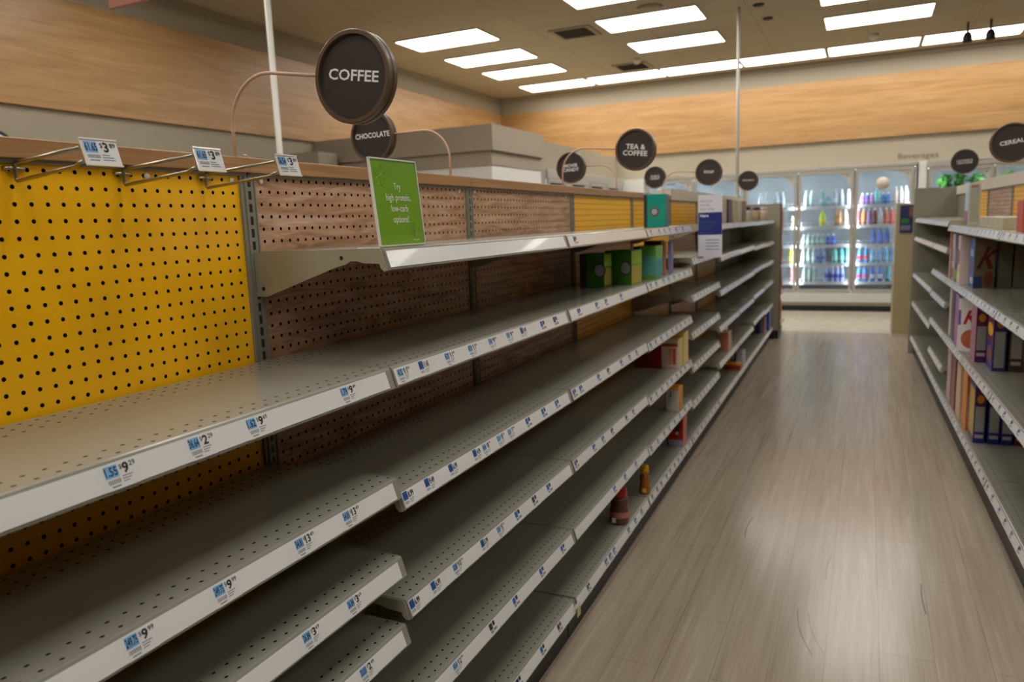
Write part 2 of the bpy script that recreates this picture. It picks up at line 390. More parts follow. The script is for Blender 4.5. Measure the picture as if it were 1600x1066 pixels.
def ceiling_bits():
    g = mat('vent_metal', (150, 138, 112), 0.5); dk = mat('vent_dark', (40, 34, 26), 0.7); wh = mat('device_white', (215, 210, 198), 0.5); bk = mat('device_black', (30, 28, 26), 0.4)
    for x, y, rz, lab in ((-1.80, 6.87, 0, 'square ceiling air vent with dark slats left of the large light panel'), (-1.77, 9.0, 0, 'far square ceiling air vent before the back row of lights')):
        t = thing('ceiling_vent', lab, 'vent', (x, y, HC), rz)
        m = MB(); m.box(-.23, .23, -.23, .23, -0.012, -0.0005, g); m.build('frame', t)
        m = MB()
        for i in range(9): m.box(-.18, .18, -.18 + i * .042, -.166 + i * .042, -0.018, -0.012, dk)
        o = m.build('slats', t)
    for x, y, lab in ((.11, 6.88, 'small dark round ceiling fitting nearer the camera'), (.13, 7.47, 'small dark round ceiling fitting farther down the aisle')):
        m = MB(); m.lathe([(0.0, -.012), (.05, -.012), (.055, -.0005), (0, -.0005)], dk, 20); o = m.build('ceiling_speaker'); o.location = (x, y, HC); tag(o, lab, 'speaker')
    for x, y, lab in ((-1.6, 8.6, 'pale domed detector on the ceiling in front of the back lights'), (1.14, 8.95, 'small pale box sensor on the ceiling right of the aisle')):
        m = MB(); m.lathe([(0, -.07), (.03, -.06), (.05, -.02), (.055, -.0005), (0, -.0005)], wh, 20); o = m.build('ceiling_sensor'); o.location = (x, y, HC); tag(o, lab, 'sensor')
    m = MB(); m.lathe([(0, -.02), (.1, -.018), (.13, -.0005), (0, -.0005)], g, 24); o = m.build('ceiling_detector'); o.location = (-.84, 6.37, HC); tag(o, 'round tan ceiling detector beside the top light panels', 'detector')
    for x, lab in ((2.09, 'left of two small black spotlights hanging before the back lights'), (2.31, 'right of two small black spotlights hanging before the back lights')):
        t = thing('spotlight', lab, 'spotlight', (x, 8.95, HC), 0, None)
        m = MB(); m.tube([(0, 0, -.0005), (0, 0, -.12)], .012, bk); m.build('stem', t)
        m = MB(); m.lathe([(0, -.22), (.045, -.22), (.05, -.16), (.03, -.11), (0, -.11)], bk, 16); m.build('lamp_head', t)
    # vertical service poles
    wp = mat('pole_paint', (222, 222, 210), 0.5)
    m = MB(); m.tube([(-2.486, 2.873, 0.0), (-2.486, 2.873, HC)], .02, wp, 16); tag(m.build('service_pole'), 'thick pale vertical pole behind the round COFFEE sign arm', 'pole')
    m = MB(); m.tube([(-.078, 6.88, 1.548), (-.078, 6.88, HC)], .016, wp, 16); tag(m.build('service_pole'), 'thin pale vertical pole rising from the far shelves to the ceiling', 'pole')
    # round board on the left wall, banner at the top
    m = MB(); m.lathe([(0, 0.03), (.13, .03), (.13, .035), (.155, .035), (.16, 0), (0, 0)], bk, 32, axis='x'); t = m
    t.lathe([(0, .0355), (.13, .0355)], mat('pale_face', (196, 204, 214), .4), 32, axis='x')
    o = t.build('round_sign'); o.location = (XL, 2.13, 1.99); tag(o, 'pale round board with dark rim on the left wall, cut by the picture edge', 'sign')
    m = MB(); m.box(-.05, .21, -.01, .01, -.93, 0, mat('banner_red', (168, 110, 92), .6)); o = m.build('hanging_banner'); o.location = (-2.19, 1.5, 3.4); tag(o, 'reddish board hanging from the ceiling at the top left', 'banner')
ceiling_bits()

# ------------------------------------------------------------------ gondola shelving
PITCH = 0.0254
def label_mesh(y, kind, txt, parent, zt):
    """shelf-edge label lying on the slanted ticket rail; local frame of a shelf"""
    W, H = 0.044, 0.0315
    a = math.atan2(0.011, 0.0325)
    U = Vector((0, 1, 0)); V = Vector((-math.sin(a), 0, math.cos(a))); N = U.cross(V)
    o = Vector((0.3352, y, zt - 0.0355)) + N * 0.0006
    m = MB(); m.keep = True
    def q(u0, u1, v0, v1, mt, e): m.quad(o + U * u0 + V * v0 + N * e, o + U * u1 + V * v0 + N * e, o + U * u1 + V * v1 + N * e, o + U * u0 + V * v1 + N * e, mt)
    q(0, W, 0, H, RAIL, 0)
    if kind == 'light':      # pale blue square, superscript cents
        q(0.0015, 0.0195, 0.0145, 0.0300, BLUEL, .0001)
        m.text(txt[0], o + U * .0022 + V * .0172 + N * .0002, U, V, .0112, INKB, width=.0166, bold=.03)
        q(0.003, 0.0195, 0.007, 0.0125, INKG, .0001)
        for k in range(6): q(0.004 + k * .0026, 0.0048 + k * .0026, 0.0065, 0.013, PAPER, .00015)
        q(0.006, 0.018, 0.003, 0.0048, INKG, .0001)
        m.text('$', o + U * .0215 + V * .0225 + N * .0002, U, V, .0064, INK)
        w_ = m.text(txt[1], o + U * .0255 + V * .0168 + N * .0002, U, V, .0128, INK, bold=.035, squeeze=.85 if len(txt[1]) > 1 else 1)
        m.text(txt[2], o + U * (.0265 + w_) + V * .0232 + N * .0002, U, V, .0064, INK, bold=.02)
        for k in range(3): q(0.0225, 0.037 - .003 * k, 0.0128 - k * .0032, 0.0141 - k * .0032, INKG, .0001)
    elif kind == 'bold':     # saturated blue square, bold price
        q(0.0005, 0.0165, 0.0140, 0.0312, BLUED, .0001)
        m.text(txt[0], o + U * .0015 + V * .0175 + N * .0002, U, V, .0105, INKB, width=.014, bold=.03)
        m.text(txt[1], o + U * .018 + V * .0165 + N * .0002, U, V, .0118, INK, width=.0185, bold=.045)
        q(0.0015, 0.0150, 0.006, 0.0115, INKG, .0001)
        for k in range(5): q(0.003 + k * .0026, 0.0038 + k * .0026, 0.0055, 0.012, PAPER, .00015)
        for k in range(3): q(0.018, 0.035 - .003 * k, 0.0118 - k * .0032, 0.0131 - k * .0032, INKG, .0001)
    else:
        q(0.001, 0.0165, 0.0140, 0.0300, BLUED if kind == 'blue' else INKB, .0001)
        q(0.019, 0.0300, 0.0190, 0.0300, INK, .0001); q(0.003, 0.0150, 0.006, 0.0120, INKG, .0001); q(0.018, 0.034, 0.007, 0.013, INKG, .0001)
    return m.build('price_label', parent)

def shelf(bay, L, z, labels=(), deck=False, uoff=0.0, bracket=True):
    """one shelf board with its ticket rail; local frame: x towards the aisle, y along"""
    t0, t1 = 0.002, L - 0.004
    m = MB()
    prof = [(0.012, 0), (0.319, 0), (0.3225, -.0012), (0.3238, -.004), (0.3330, -.0350), (0.3345, -.0385), (0.3320, -.0410), (0.3270, -.0400), (0.3215, -.0330), (0.3190, -.0200), (0.012, -.0200)]
    n = len(prof); v = [(x, t0, z + h) for x, h in prof] + [(x, t1, z + h) for x, h in prof]
    inch = PITCH
    for i in range(n):
        j = (i + 1) % n
        f = [(i, j, n + j, n + i)]
        if i == 0:
            u = lambda x, y: ((y + uoff) / inch, (0.307 - x) / inch)
            m.add(v, [(i, n + i, n + j, j)], STEEL, uvs=[[u(prof[0][0], t0), u(prof[0][0], t1), u(prof[1][0], t1), u(prof[1][0], t0)]])
        else:
            m.add(v, [(i, n + i, n + j, j)], STEEL, smooth=False, uvs=[[(.5, 5.5)] * 4])
    m.add(v, [tuple(range(n)), tuple(range(2 * n - 1, n - 1, -1))], STEEL, uvs=[[(.5, 5.5)] * n] * 2)
    s = m.build('shelf', bay)
    m = MB(); m.prism([(0.3242, z - .0048), (0.3252, z - .0042), (0.3352, z - .0350), (0.3342, z - .0358)], t0 + .003, t1 - .018, RAIL); m.build('ticket_rail', s)
    if bracket and not deck:
        for yy, sg in ((t0 - .0022, -1), (t1, 1)):
            m = MB(); m.prism([(0.001, z - .0015), (0.316, z - .0015), (0.3205, z - .006), (0.3285, z - .034), (0.3300, z - .041), (0.3230, z - .043), (0.3150, z - .036), (0.3130, z - .028), (0.275, z - .0265), (0.262, z - .0225), (0.245, z - .0225), (0.236, z - .028), (0.21, z - .034), (0.03, z - .092), (0.001, z - .092)], yy, yy + .0022, PUTTY)
            ye = yy if sg < 0 else yy + .0022
            for hx, hz in ((.225, -.016), (.022, -.076)): m.lathe([(0, ye + sg * .0002), (.0045, ye + sg * .0002)], INK, 12, org=(hx, 0, z + hz), axis='y')
            m.build('bracket', s)
    for y, kind, tx in labels: label_mesh(y, kind, tx, s, z)
    return s

def gondola_bay(label, org, rz, L, zs, panel, deckz=0.151, labels={}, trim='wood', mark=None, top=1.505, group=None, last=False, rivets=(), uoff=0.0, seam=None):
    bay = thing('shelving_bay', label, 'shelving', org, rz, group)
    # back panel with perforations (UV unit = hole pitch)
    a, b = 0.0212, L - 0.0212
    n = round((L - 0.0762) / PITCH); p = (L - 0.0762) / n; c0 = 0.0381
    z0, z1 = deckz - .03, 1.4755
    U = lambda y, z: ((y - c0) / p, (1.4600 + (0.004 if panel is WOOD else 0) - z) / PITCH)
    m = MB()
    m.add([(0, a, z0), (0, b, z0), (0, b, z1), (0, a, z1), (-.01, a, z0), (-.01, b, z0), (-.01, b, z1), (-.01, a, z1)],
          [(0, 1, 2, 3)], panel, uvs=[[U(a, z0), U(b, z0), U(b, z1), U(a, z1)]])
    m.add([(-.01, a, z0), (-.01, b, z0), (-.01, b, z1), (-.01, a, z1)], [(3, 2, 1, 0)], panel, uvs=[[(.5, .5)] * 4])
    bp = m.build('back_panel', bay)
    if rivets:
        for y in rivets:
            m = MB(); m.lathe([(0.0, .0035), (.003, .0034), (.0052, .0022), (.006, .0002), (0, .0002)], mat('rivet_white', (226, 220, 205), .35), 14, org=(0, y, 1.4600), axis='x'); m.build('push_rivet', bp)
    # upright at the near end (and at the far end of the last bay)
    for yy in ([0] + ([L] if last else [])):
        m = MB(); m.box(-.07, .003, yy - .021, yy + .021, 0, 1.4688, SLOT)
        for q in (-.0205, -.0095, .0165): m.box(.003, .0055, yy + q, yy + q + .0035, 0, 1.4688, SLOT)
        m.build('upright', bay)
    m = MB(); m.box(-.07, -.0105, .0212, L - .0212, 0.0, 1.4688, DARKBASE); m.build('core', bay)
    # rail under the header and the header itself
    m = MB(); m.box(-.04, .0045, 0.002, L - .002, 1.4690, 1.4752, SLOT); m.build('header_rail', bay)
    m = MB()
    if trim == 'wood': m.box(-.085, .0125, 0.0, L - (0 if seam is None else 0), 1.4753, top, TRIM)
    else: m.box(-.085, .0125, 0, L, 1.4753, 1.548, CREAM)
    m.build('header_trim', bay, bevel=.0015)
    for i, z in enumerate(zs): shelf(bay, L, z, labels.get(i, ()), uoff=uoff)
    shelf(bay, L, deckz, labels.get('deck', ()), deck=True, uoff=uoff)
    m = MB(); m.box(0.006, .296, 0.001, L - .001, 0.0, deckz - .0215, DARKBASE); m.build('base_plinth', bay)
    if mark is not None:
        m = MB(); k = MB(); k.box(.33, .3375, mark - .001, mark + .001, 0, 0, INK)
    return bay

# price labels read off the photo: (y, style, text)
NEAR = {
 'A2': [(-.83, 'light', ('1.55', '8', '49')), (-.607, 'light', ('1.55', '9', '29')), (-.484, 'light', ('36.64', '2', '29')), (-.379, 'light', ('1.62', '9', '69')), (-.161, 'light', ('1.79', '9', '49'))],
 'A3': [(-.608, 'light', ('249.75', '9', '99')), (-.468, 'light', ('249.75', '9', '99')), (-.302, 'light', ('34.81', '13', '49')), (-.18, 'light', ('34.81', '13', '49'))],
 'A4': [(-.303, 'light', ('26.84', '3', '69')), (-.186, 'light', ('26.84', '3', '69'))],
 'A5': [(-.165, 'light', ('33.03', '2', '49'))],
 'B2': [(.012, 'light', ('45.52', '11', '99')), (.09, 'bold', ('88.74', '11.43')), (.193, 'light', ('45.70', '11', '49')), (.298, 'light', ('45.70', '11', '49')), (.40, 'light', ('37.45', '9', '49')), (.499, 'light', ('37.45', '9', '49')), (.584, 'bold', ('43.1', '9.49')), (.717, 'blue', 0), (.811, 'dark', 0)],
 'B3': [(.006, 'bold', ('43.54', '8.99')), (.087, 'bold', ('45.56', '9.49')), (.186, 'bold', ('33.96', '6.99')), (.298, 'bold', ('34.96', '14.99')), (.345, 'light', ('34.96', '8', '99')), (.423, 'light', ('21.4', '8', '99')), (.485, 'light', ('21.4', '7', '99')), (.596, 'blue', 0), (.705, 'blue', 0), (.806, 'blue', 0)],
 'B4': [(.006, 'bold', ('33.34', '6.99')), (.089, 'bold', ('33.34', '6.99')), (.181, 'light', ('52.85', '10', '99')), (.316, 'bold', ('23.34', '5.99')), (.402, 'light', ('23.34', '5', '99')), (.508, 'blue', 0), (.62, 'dark', 0), (.725, 'blue', 0)],
 'B5': [(.159, 'light', ('43.4', '12', '99')), (.339, 'dark', 0), (.476, 'blue', 0), (.655, 'blue', 0), (.819, 'blue', 0)],
 'BD': [(.35, 'dark', 0), (.476, 'dark', 0), (.642, 'blue', 0), (.774, 'dark', 0)],
}
def some(ys): return [(y, random.choice(('blue', 'dark', 'blue')), 0) for y in ys]
def sh(lst, y0): return [(y - y0, k, t) for y, k, t in lst]
LB = [(-.93, 0.0), (0, .94), (.94, 1.89), (1.89, 2.85), (2.85, 3.78), (3.78, 4.70), (4.70, 5.62), (5.62, 6.52), (6.52, 7.36)]
def left_run():
    ang = 0.0137
    def org(y): return (0 if y <= .94 else -(y - .94) * ang, y, 0)
    R = lambda n, a=.03, b=.86: [a + (b - a) * i / (n - 1) + random.uniform(-.012, .012) for i in range(n)]
    gr = 'shelving bays of the long left run'
    specs = [
     ('nearest shelving bay with bright yellow pegboard, wire scan hooks and empty grey shelves', [1.091, .872, .71, .565, .38], YEL, {0: sh(NEAR['A2'], -.93), 1: sh(NEAR['A3'], -.93), 2: sh(NEAR['A4'], -.93), 3: sh(NEAR['A5'], -.93)}),
     ('empty shelving bay with brown wood-look pegboard carrying the green tabletop sign', [1.317, 1.091, .843, .613, .385], WOOD, {1: NEAR['B2'], 2: NEAR['B3'], 3: NEAR['B4'], 4: NEAR['B5'], 'deck': NEAR['BD']}),
     ('wood-look pegboard bay left of the green boxes, red-capped jar on its deck', [1.317, 1.091, .843, .613, .385], WOOD, {0: some([.05]), 1: some([.07, .25, .355, .54]), 2: some([.01, .07, .255, .367, .53, .645, .75]), 3: some([.01, .19, .29, .4, .59, .69]), 4: some([.42, .56, .72]), 'deck': some([.1, .3, .35, .4, .6, .7, .8])}),
     ('yellow pegboard bay holding the green boxes and the first TEA & COFFEE sign arm', [1.317, 1.091, .835, .597, .375], YEL, {0: some([.05, .2, .3, .4, .55, .7]), 1: some(R(8)), 2: some(R(9)), 3: some(R(9)), 4: some(R(8)), 'deck': some(R(10))}),
     ('yellow-backed bay without a top shelf, behind the white and blue card', [1.143, .941, .738, .553, .346], YEL, {0: some(R(7)), 1: some(R(9)), 2: some(R(9)), 3: some(R(9)), 4: some(R(9)), 'deck': some(R(8))}),
     ('yellow-backed bay with a row of beige boxes on its top shelf', [1.312, 1.109, .88, .642, .398], YEL, {0: some(R(4)), 2: some(R(4))}),
     ('yellow-backed far bay between the beige boxes and the grey-backed bays', [1.309, 1.105, .882, .646, .40], YEL, {}),
     ('grey-backed far bay with purple-capped jars on its top shelf', [1.305, 1.09, .89, .66, .43], GREY, {}),
     ('last grey-backed bay of the left run against the end panel', [1.303, 1.082, .881, .665, .412], GREY, {}),
    ]
    for i, ((y0, y1), (lab, zs, pn, lb)) in enumerate(zip(LB, specs)):
        L = y1 - y0
        bay = gondola_bay(lab, org(y0), 0 if y0 < .9 else ang, L, zs, pn, labels=lb, trim='wood' if i <= 4 else 'cream', last=(i == 8),
                    rivets={0: (.47, .697, .8905), 1: (.0405, .88), 2: (.0405, .88)}.get(i, ()), uoff={0: -.93 + .010, 1: -.042 + .0254 * 2}.get(i, 0.0))
    m = MB(); m.box(-.08, .385, L + .0215, L + .038, .10, 1.475, PUTTY); m.build('end_panel', bay, bevel=.002)
    m = MB(); m.box(-.08, .345, L + .0215, L + .05, 0, .099, DARKBASE); m.build('end_kick', bay)
left_run()

def right_run():
    th = 0.022
    def xf(y): return 1.69 - .022 * y
    R = lambda n, a=.04, b=.8: [a + (b - a) * i / (n - 1) + random.uniform(-.012, .012) for i in range(n)]
    rows = [
     (.72, 1.6, [1.253, .925, .57], YEL, 'right-hand shelving bay nearest the camera, beyond the picture edge', 0, .185),
     (1.6, 2.49, [1.253, .925, .57], WOOD, 'right-hand bay cut by the picture edge, with empty grey shelves', 7, .185),
     (2.49, 3.37, [1.253, .925, .57], YEL, 'right-hand bay with the purple and blue cereal boxes on its lower shelves', 8, .185),
     (3.37, 4.25, [1.253, .925, .57], YEL, 'right-hand bay full of cereal boxes under a top shelf with one tall pale box', 9, .185),
     (4.25, 5.1, [1.278, 1.11, .925, .765, .57, .35], WOOD, 'right-hand bay with many closely set empty shelves past the cereal', 6, .185),
     (5.1, 5.95, [1.278, 1.11, .775, .51], YEL, 'empty right-hand bay next to last before the tall beige panel', 4, .185),
     (5.95, 6.75, [1.278, 1.11, .775, .51], GREY, 'empty last right-hand bay beside the tall beige panel', 3, .185)]
    for i, (ya, yb, zs, pn, lab, nl, dz) in enumerate(rows):
        o = (xf(yb) + .3345, yb + .007, 0)
        lb = {k: some(R(nl)) for k in list(range(len(zs))) + ['deck']} if nl > 1 else {}
        bay = gondola_bay(lab, o, PI + th, yb - ya, zs, pn, deckz=dz, labels=lb, trim='cream' if i < 5 else 'cream', last=(i == 0))
    m = MB(); m.box(-.16, .345, -.04, -.0215, 0, 1.548, PUTTY); m.build('end_panel', bay, bevel=.002)
    t = thing('end_display', 'tall beige end-of-aisle panel with a blue poster, before the coolers', 'display', (1.42, 7.8, 0), 0)
    m = MB(); m.box(0, .03, 0, .55, 0.0, 1.425, mat('beige_panel', (172, 158, 122), .45)); m.box(.03, .12, .0, .03, 0.0, 1.425, mat('beige_panel', (172, 158, 122), .45)); m.box(.12, .75, 0.0, .55, 0.03, 1.41, mat('beige_panel')); m.build('body', t, bevel=.002)
    m = MB(); m.box(-.004, .76, -.004, .56, 0, .03, mat('base_cap', (196, 190, 176), .5)); m.build('base', t)
    # poster on the side of it
    t = thing('poster', 'dark blue poster with a green block on the beige panel at the aisle end', 'poster', (1.454, 7.794, 1.115), 0)
    m = MB(); m.box(0, .135, -.004, 0, 0, .29, mat('poster_blue', (36, 42, 92), .4)); m.build('card', t)
    m = MB(); m.box(.015, .085, -.006, -.0042, .10, .15, mat('poster_green', (48, 120, 52), .5)); m.build('green_block', t)
    m = MB(); m.box(.085, .13, -.006, -.0042, .17, .27, mat('poster_brown', (120, 84, 70), .5)); m.build('picture', t)
    m = MB(); m.box(.01, .1, -.006, -.0042, .03, .08, mat('poster_grey', (110, 116, 140), .5)); m.build('text_block', t)
right_run()

# ------------------------------------------------------------------ round aisle signs
def round_sign(x, y, ztop, lines, label, side=1, droop=9, R=.083, name='aisle_sign', hgt=.147, reach=.185, size=.0198, narrow=1.15, rz=0, stem=.05):
    """side=+1: disc hangs out towards +x; origin at the foot on the header trim"""
    t = thing(name, label, 'sign', (x, y, ztop), rz)
    m = MB(); m.box(-.028, .035, -.008, .008, .0002, .0035, COPPER); m.lathe([(0, .008), (.004, .007), (.005, .0036), (0, .0036)], CHROME, 12, org=(.026 * side, 0, 0)); m.build('foot_plate', t)
    d = math.radians(droop); pts = [(0, 0, .0035), (0, 0, stem)]
    rb = .095
    for k in range(13):
        a = (PI / 2 + d) * k / 12
        pts.append((side * (rb - rb * math.cos(a)), 0, stem + .002 + rb * math.sin(a)))
    px, _, pz = pts[-1]; ln = reach - .083 - px * 1.0
    ex, ez = px + side * 0, pz
    L = max(.02, reach + .0 - .0 - abs(px))
    pts.append((px + side * L * math.cos(d), 0, pz - L * math.sin(d)))
    m = MB(); m.tube(pts, .0034, COPPER, 10); m.build('arm', t)
    cx = pts[-1][0] + side * (R - .004) * math.cos(d); cz = pts[-1][2] - (R - .004) * math.sin(d)
    m = MB(); T = .0145
    m.lathe([(R - .0085, -T + .008), (R - .0085, -T), (R - .002, -T), (R, -T + .002), (R, -.003), (R - .002, -.002), (R - .002, .002), (R, .003), (R, T - .002), (R - .002, T), (R - .0085, T), (R - .0085, T - .008)], BRONZE, 72, axis='y', smooth=False)
    disc = m.build('disc_rim', t); disc.location = (cx, 0, cz); disc.rotation_euler = (0, d * side, 0)
    m = MB(); m.keep = True
    m.lathe([(0.0001, -T + .0075), (R - .0084, -T + .0075)], SIGNFACE, 72, axis='y'); m.lathe([(0.0001, T - .0075), (R - .0084, T - .0075)], SIGNFACE, 72, axis='y'); fc = m.build('disc_face', disc)
    m = MB(); m.keep = True
    n = len(lines)
    for sd in (-1, 1):
        for i, ln_ in enumerate(lines):
            zc = (n - 1) * size * .62 - i * size * 1.24 - size / 2 + (.004 if n == 1 else 0)
            m.text(ln_, (0, sd * (T - .0070), zc), (1 if sd < 0 else -1, 0, 0), (0, 0, 1), size, LETTER, align='C', bold=.02, squeeze=.92 * narrow)
    m.build('lettering', disc)
    return t
round_sign(-.028, .006, 1.505, ['COFFEE'], 'large round dark COFFEE sign on a curved arm, nearest the camera', reach=.234, stem=.060, narrow=1.3)
round_sign(-.055, .931, 1.505, ['CHOCOLATE'], 'round dark CHOCOLATE sign just behind the COFFEE sign', side=-1, droop=1, size=.0170, reach=.205, narrow=1.05, stem=.058)
round_sign(-.04, 1.865, 1.505, ['TEA &', 'COFFEE'], 'round dark TEA & COFFEE sign over the yellow-backed bay', droop=6, reach=.243, size=.0205, stem=.056)
round_sign(-.075, 2.74, 1.505, ['MOVIE', 'CANDY'], 'round dark MOVIE CANDY sign behind the TEA & COFFEE arm', side=-1, droop=1, size=.018, reach=.175)
round_sign(-.07, 3.74, 1.505, ['SOUP'], 'round dark SOUP sign above the white and blue card', droop=5, size=.017, reach=.215)
round_sign(-.10, 4.62, 1.548, ['GUM &', 'CANDY'], 'small round dark two-line sign left of the teal box', side=-1, droop=1, size=.015, reach=.17, stem=.032)
round_sign(-.09, 5.55, 1.548, ['SPAGHETTI'], 'smallest round dark sign beside the thin pole over the far left shelves', droop=2, size=.013, reach=.225, stem=.012)
round_sign(1.955, 2.95, 1.548, ['CEREAL'], 'round dark CEREAL sign cut by the right edge of the picture', side=-1, droop=9, reach=.150, size=.019, R=.088, stem=.012)
round_sign(2.02, 5.3, 1.548, ['COOKIES &', 'CRACKERS'], 'round dark two-line sign over the far right-hand shelves', side=-1, droop=3, size=.0135, reach=.165, R=.088)

# ------------------------------------------------------------------ scan hooks and the tabletop signs
def scan_hook(y, ln, label, price):
    t = thing('scan_hook', label, 'hook', (0, y, 1.4600), 0, None)
    r = .0028
    m = MB(); m.tube([(-.004, -.0127, .001), (.003, -.0127, .001), (.006, -.010, .001), (.006, .014, .001), (.003, .0155, .001), (-.004, .0155, .001)], .0026, CHROME, 10); m.build('back_clip', t)
    sl = math.tan(math.radians(4.5))
    pts = [(ln, 0, .0195)]
    for k in range(7): a = PI / 2 * k / 6; pts.append((.0115 - .004 * math.sin(a), 0, .0085 - .004 * (1 - math.cos(a))))
    for k in range(7): a = PI / 2 * k / 6; pts.append((.0115 - .004 * math.cos(a), 0, -.0135 - .004 * math.sin(a)))
    pts += [(ln - .014, 0, -.0050), (ln - .006, 0, -.0015), (ln + .004, 0, .0005)]
    m = MB(); m.tube(pts, r, CHROME, 10); m.build('wire', t)
    # ticket holder, tilted back a little
    h = MB(); h.keep = True
    U = Vector((.0, 1, 0)); V = Vector((-.22, -.06, 1)).normalized(); N = U.cross(V).normalized()
    o = Vector((ln + .011, -.001, -.0055))
    W, H = .056, .039
    def q(mb, u0, u1, v0, v1, mt, e): mb.quad(o + U * u0 + V * v0 + N * e, o + U * u1 + V * v0 + N * e, o + U * u1 + V * v1 + N * e, o + U * u0 + V * v1 + N * e, mt)
    acr = mat('clear_plastic', (232, 230, 222), .15, coat=.5)
    def slab(u0, u1, v0, v1, e0, e1, mt):
        p = [o + U * u + V * v + N * e for e in (e0, e1) for u, v in ((u0, v0), (u1, v0), (u1, v1), (u0, v1))]
        h.add(p, [(3, 2, 1, 0), (4, 5, 6, 7), (0, 1, 5, 4), (1, 2, 6, 5), (2, 3, 7, 6), (3, 0, 4, 7)], mt)
    slab(0, W, 0, H, -.0012, 0, acr); slab(0, W, H - .0022, H, 0, .0016, acr); slab(0, W, 0, .0022, 0, .0016, mat('strip_cream', (226, 218, 190), .3))
    hd = h.build('ticket_holder', t)
    m = MB(); m.keep = True
    q(m, .002, W - .001, .0022, H - .0022, PAPER, .0004)
    q(m, .004, .0235, .0185, .0345, BLUEL, .0006)
    m.text(price[0], o + U * .0045 + V * .0215 + N * .0008, U, V, .0112, INKB, width=.0185, bold=.03)
    q(m, .0055, .0245, .0110, .0160, INKG, .0006)
    for k in range(7): q(m, .0065 + k * .0026, .0073 + k * .0026, .0105, .0165, PAPER, .0007)
    q(m, .0075, .022, .0070, .0086, INKG, .0006)
    m.text('$', o + U * .0275 + V * .0262 + N * .0008, U, V, .0072, INK)
    m.text(price[1], o + U * .0325 + V * .0205 + N * .0008, U, V, .0138, INK, bold=.035)
    m.text(price[2], o + U * .0430 + V * .0270 + N * .0008, U, V, .0068, INK, bold=.02)
    for k in range(3): q(m, .0275, .0435 - .002 * (k == 0) * 2 + .003 * k * .5, .0150 - k * .0035, .0164 - k * .0035, INKG, .0006)
    m.build('price_ticket', hd)
scan_hook(-.462, .157, 'chrome wire scan hook nearest the camera on the yellow pegboard', ('61.65', '3', '89'))
scan_hook(-.283, .172, 'middle of the three chrome wire scan hooks on the yellow pegboard', ('61.65', '3', '89'))
scan_hook(-.109, .180, 'chrome wire scan hook beside the upright, its ticket just left of the green sign', ('56.54', '3', '89'))

def green_sign():
    g = mat('leaf_green', (112, 162, 24), .3, coat=.4); gl = mat('leaf_light', (150, 190, 70), .4); ac = mat('clear_acrylic', (225, 228, 222), .1, coat=.6)
    t = thing('tabletop_sign', 'bright green acrylic sign reading Try high protein, low-carb options!', 'sign', (.298, .028, 1.3172), 0)
    U = Vector((0, 1, 0)); V = Vector((-.07, -.035, 1)).normalized(); N = U.cross(V).normalized()
    W, H = .163, .170; o = Vector((0, 0, .0025))
    def slab(mb, u0, u1, v0, v1, e0, e1, mt):
        p = [o + U * u + V * v + N * e for e in (e0, e1) for u, v in ((u0, v0), (u1, v0), (u1, v1), (u0, v1))]
        mb.add(p, [(3, 2, 1, 0), (4, 5, 6, 7), (0, 1, 5, 4), (1, 2, 6, 5), (2, 3, 7, 6), (3, 0, 4, 7)], mt)
    m = MB(); m.keep = True; slab(m, .0025, W - .0025, .002, H - .003, -.0010, 0, g); card = m.build('green_card', t)
    m = MB(); m.keep = True
    slab(m, 0, .0025, 0, H, -.0025, .0015, ac); slab(m, W - .0025, W, 0, H, -.0025, .0015, ac); slab(m, 0, W, H - .003, H, -.0025, .0015, ac); slab(m, 0, W, 0, .002, -.0025, .0015, ac)
    slab(m, 0, W, 0, H, -.0040, -.0026, ac)
    m.box(-.055, -.001, 0.0, W, 0.0, .0022, ac); m.build('acrylic_holder', t)
    m = MB(); m.keep = True
    cx = W * .5 + .002
    for i, s in enumerate(('Try', 'high protein,', 'low-carb', 'options!')):
        m.text(s, o + U * cx + V * (.110 - i * .0215) + N * .0006, U, V, .0145, LETTER, align='C', squeeze=.86)
    m.build('lettering', card)
    m = MB(); m.keep = True
    def petal(c, a, L, w_):
        d = U * math.cos(a) + V * math.sin(a); e = U * -math.sin(a) + V * math.cos(a); c = o + U * c[0] + V * c[1] + N * .0004
        pts = []
        for k in range(9):
            s = k / 8; pts.append((c + d * L * s + e * w_ * math.sin(PI * s)))
        for k in range(7, 0, -1):
            s = k / 8; pts.append((c + d * L * s - e * w_ * math.sin(PI * s)))
        m.tube(pts + [pts[0]], .0004, gl, 4, cap=False)
    for a in (.3, 1.3, 2.4, 3.9, 5.2): petal((.03, H - .035), a, .024, .006)
    for a in (.9, 1.6, 2.3): petal((W - .034, .018), a, .026, .006)
    m.build('leaf_print', card)
    m = MB(); m.keep = True; m.text('fresh picks', o + U * (W - .044) + V * .008 + N * .0006, U, V, .0036, LETTER); m.build('small_print', card)
green_sign()

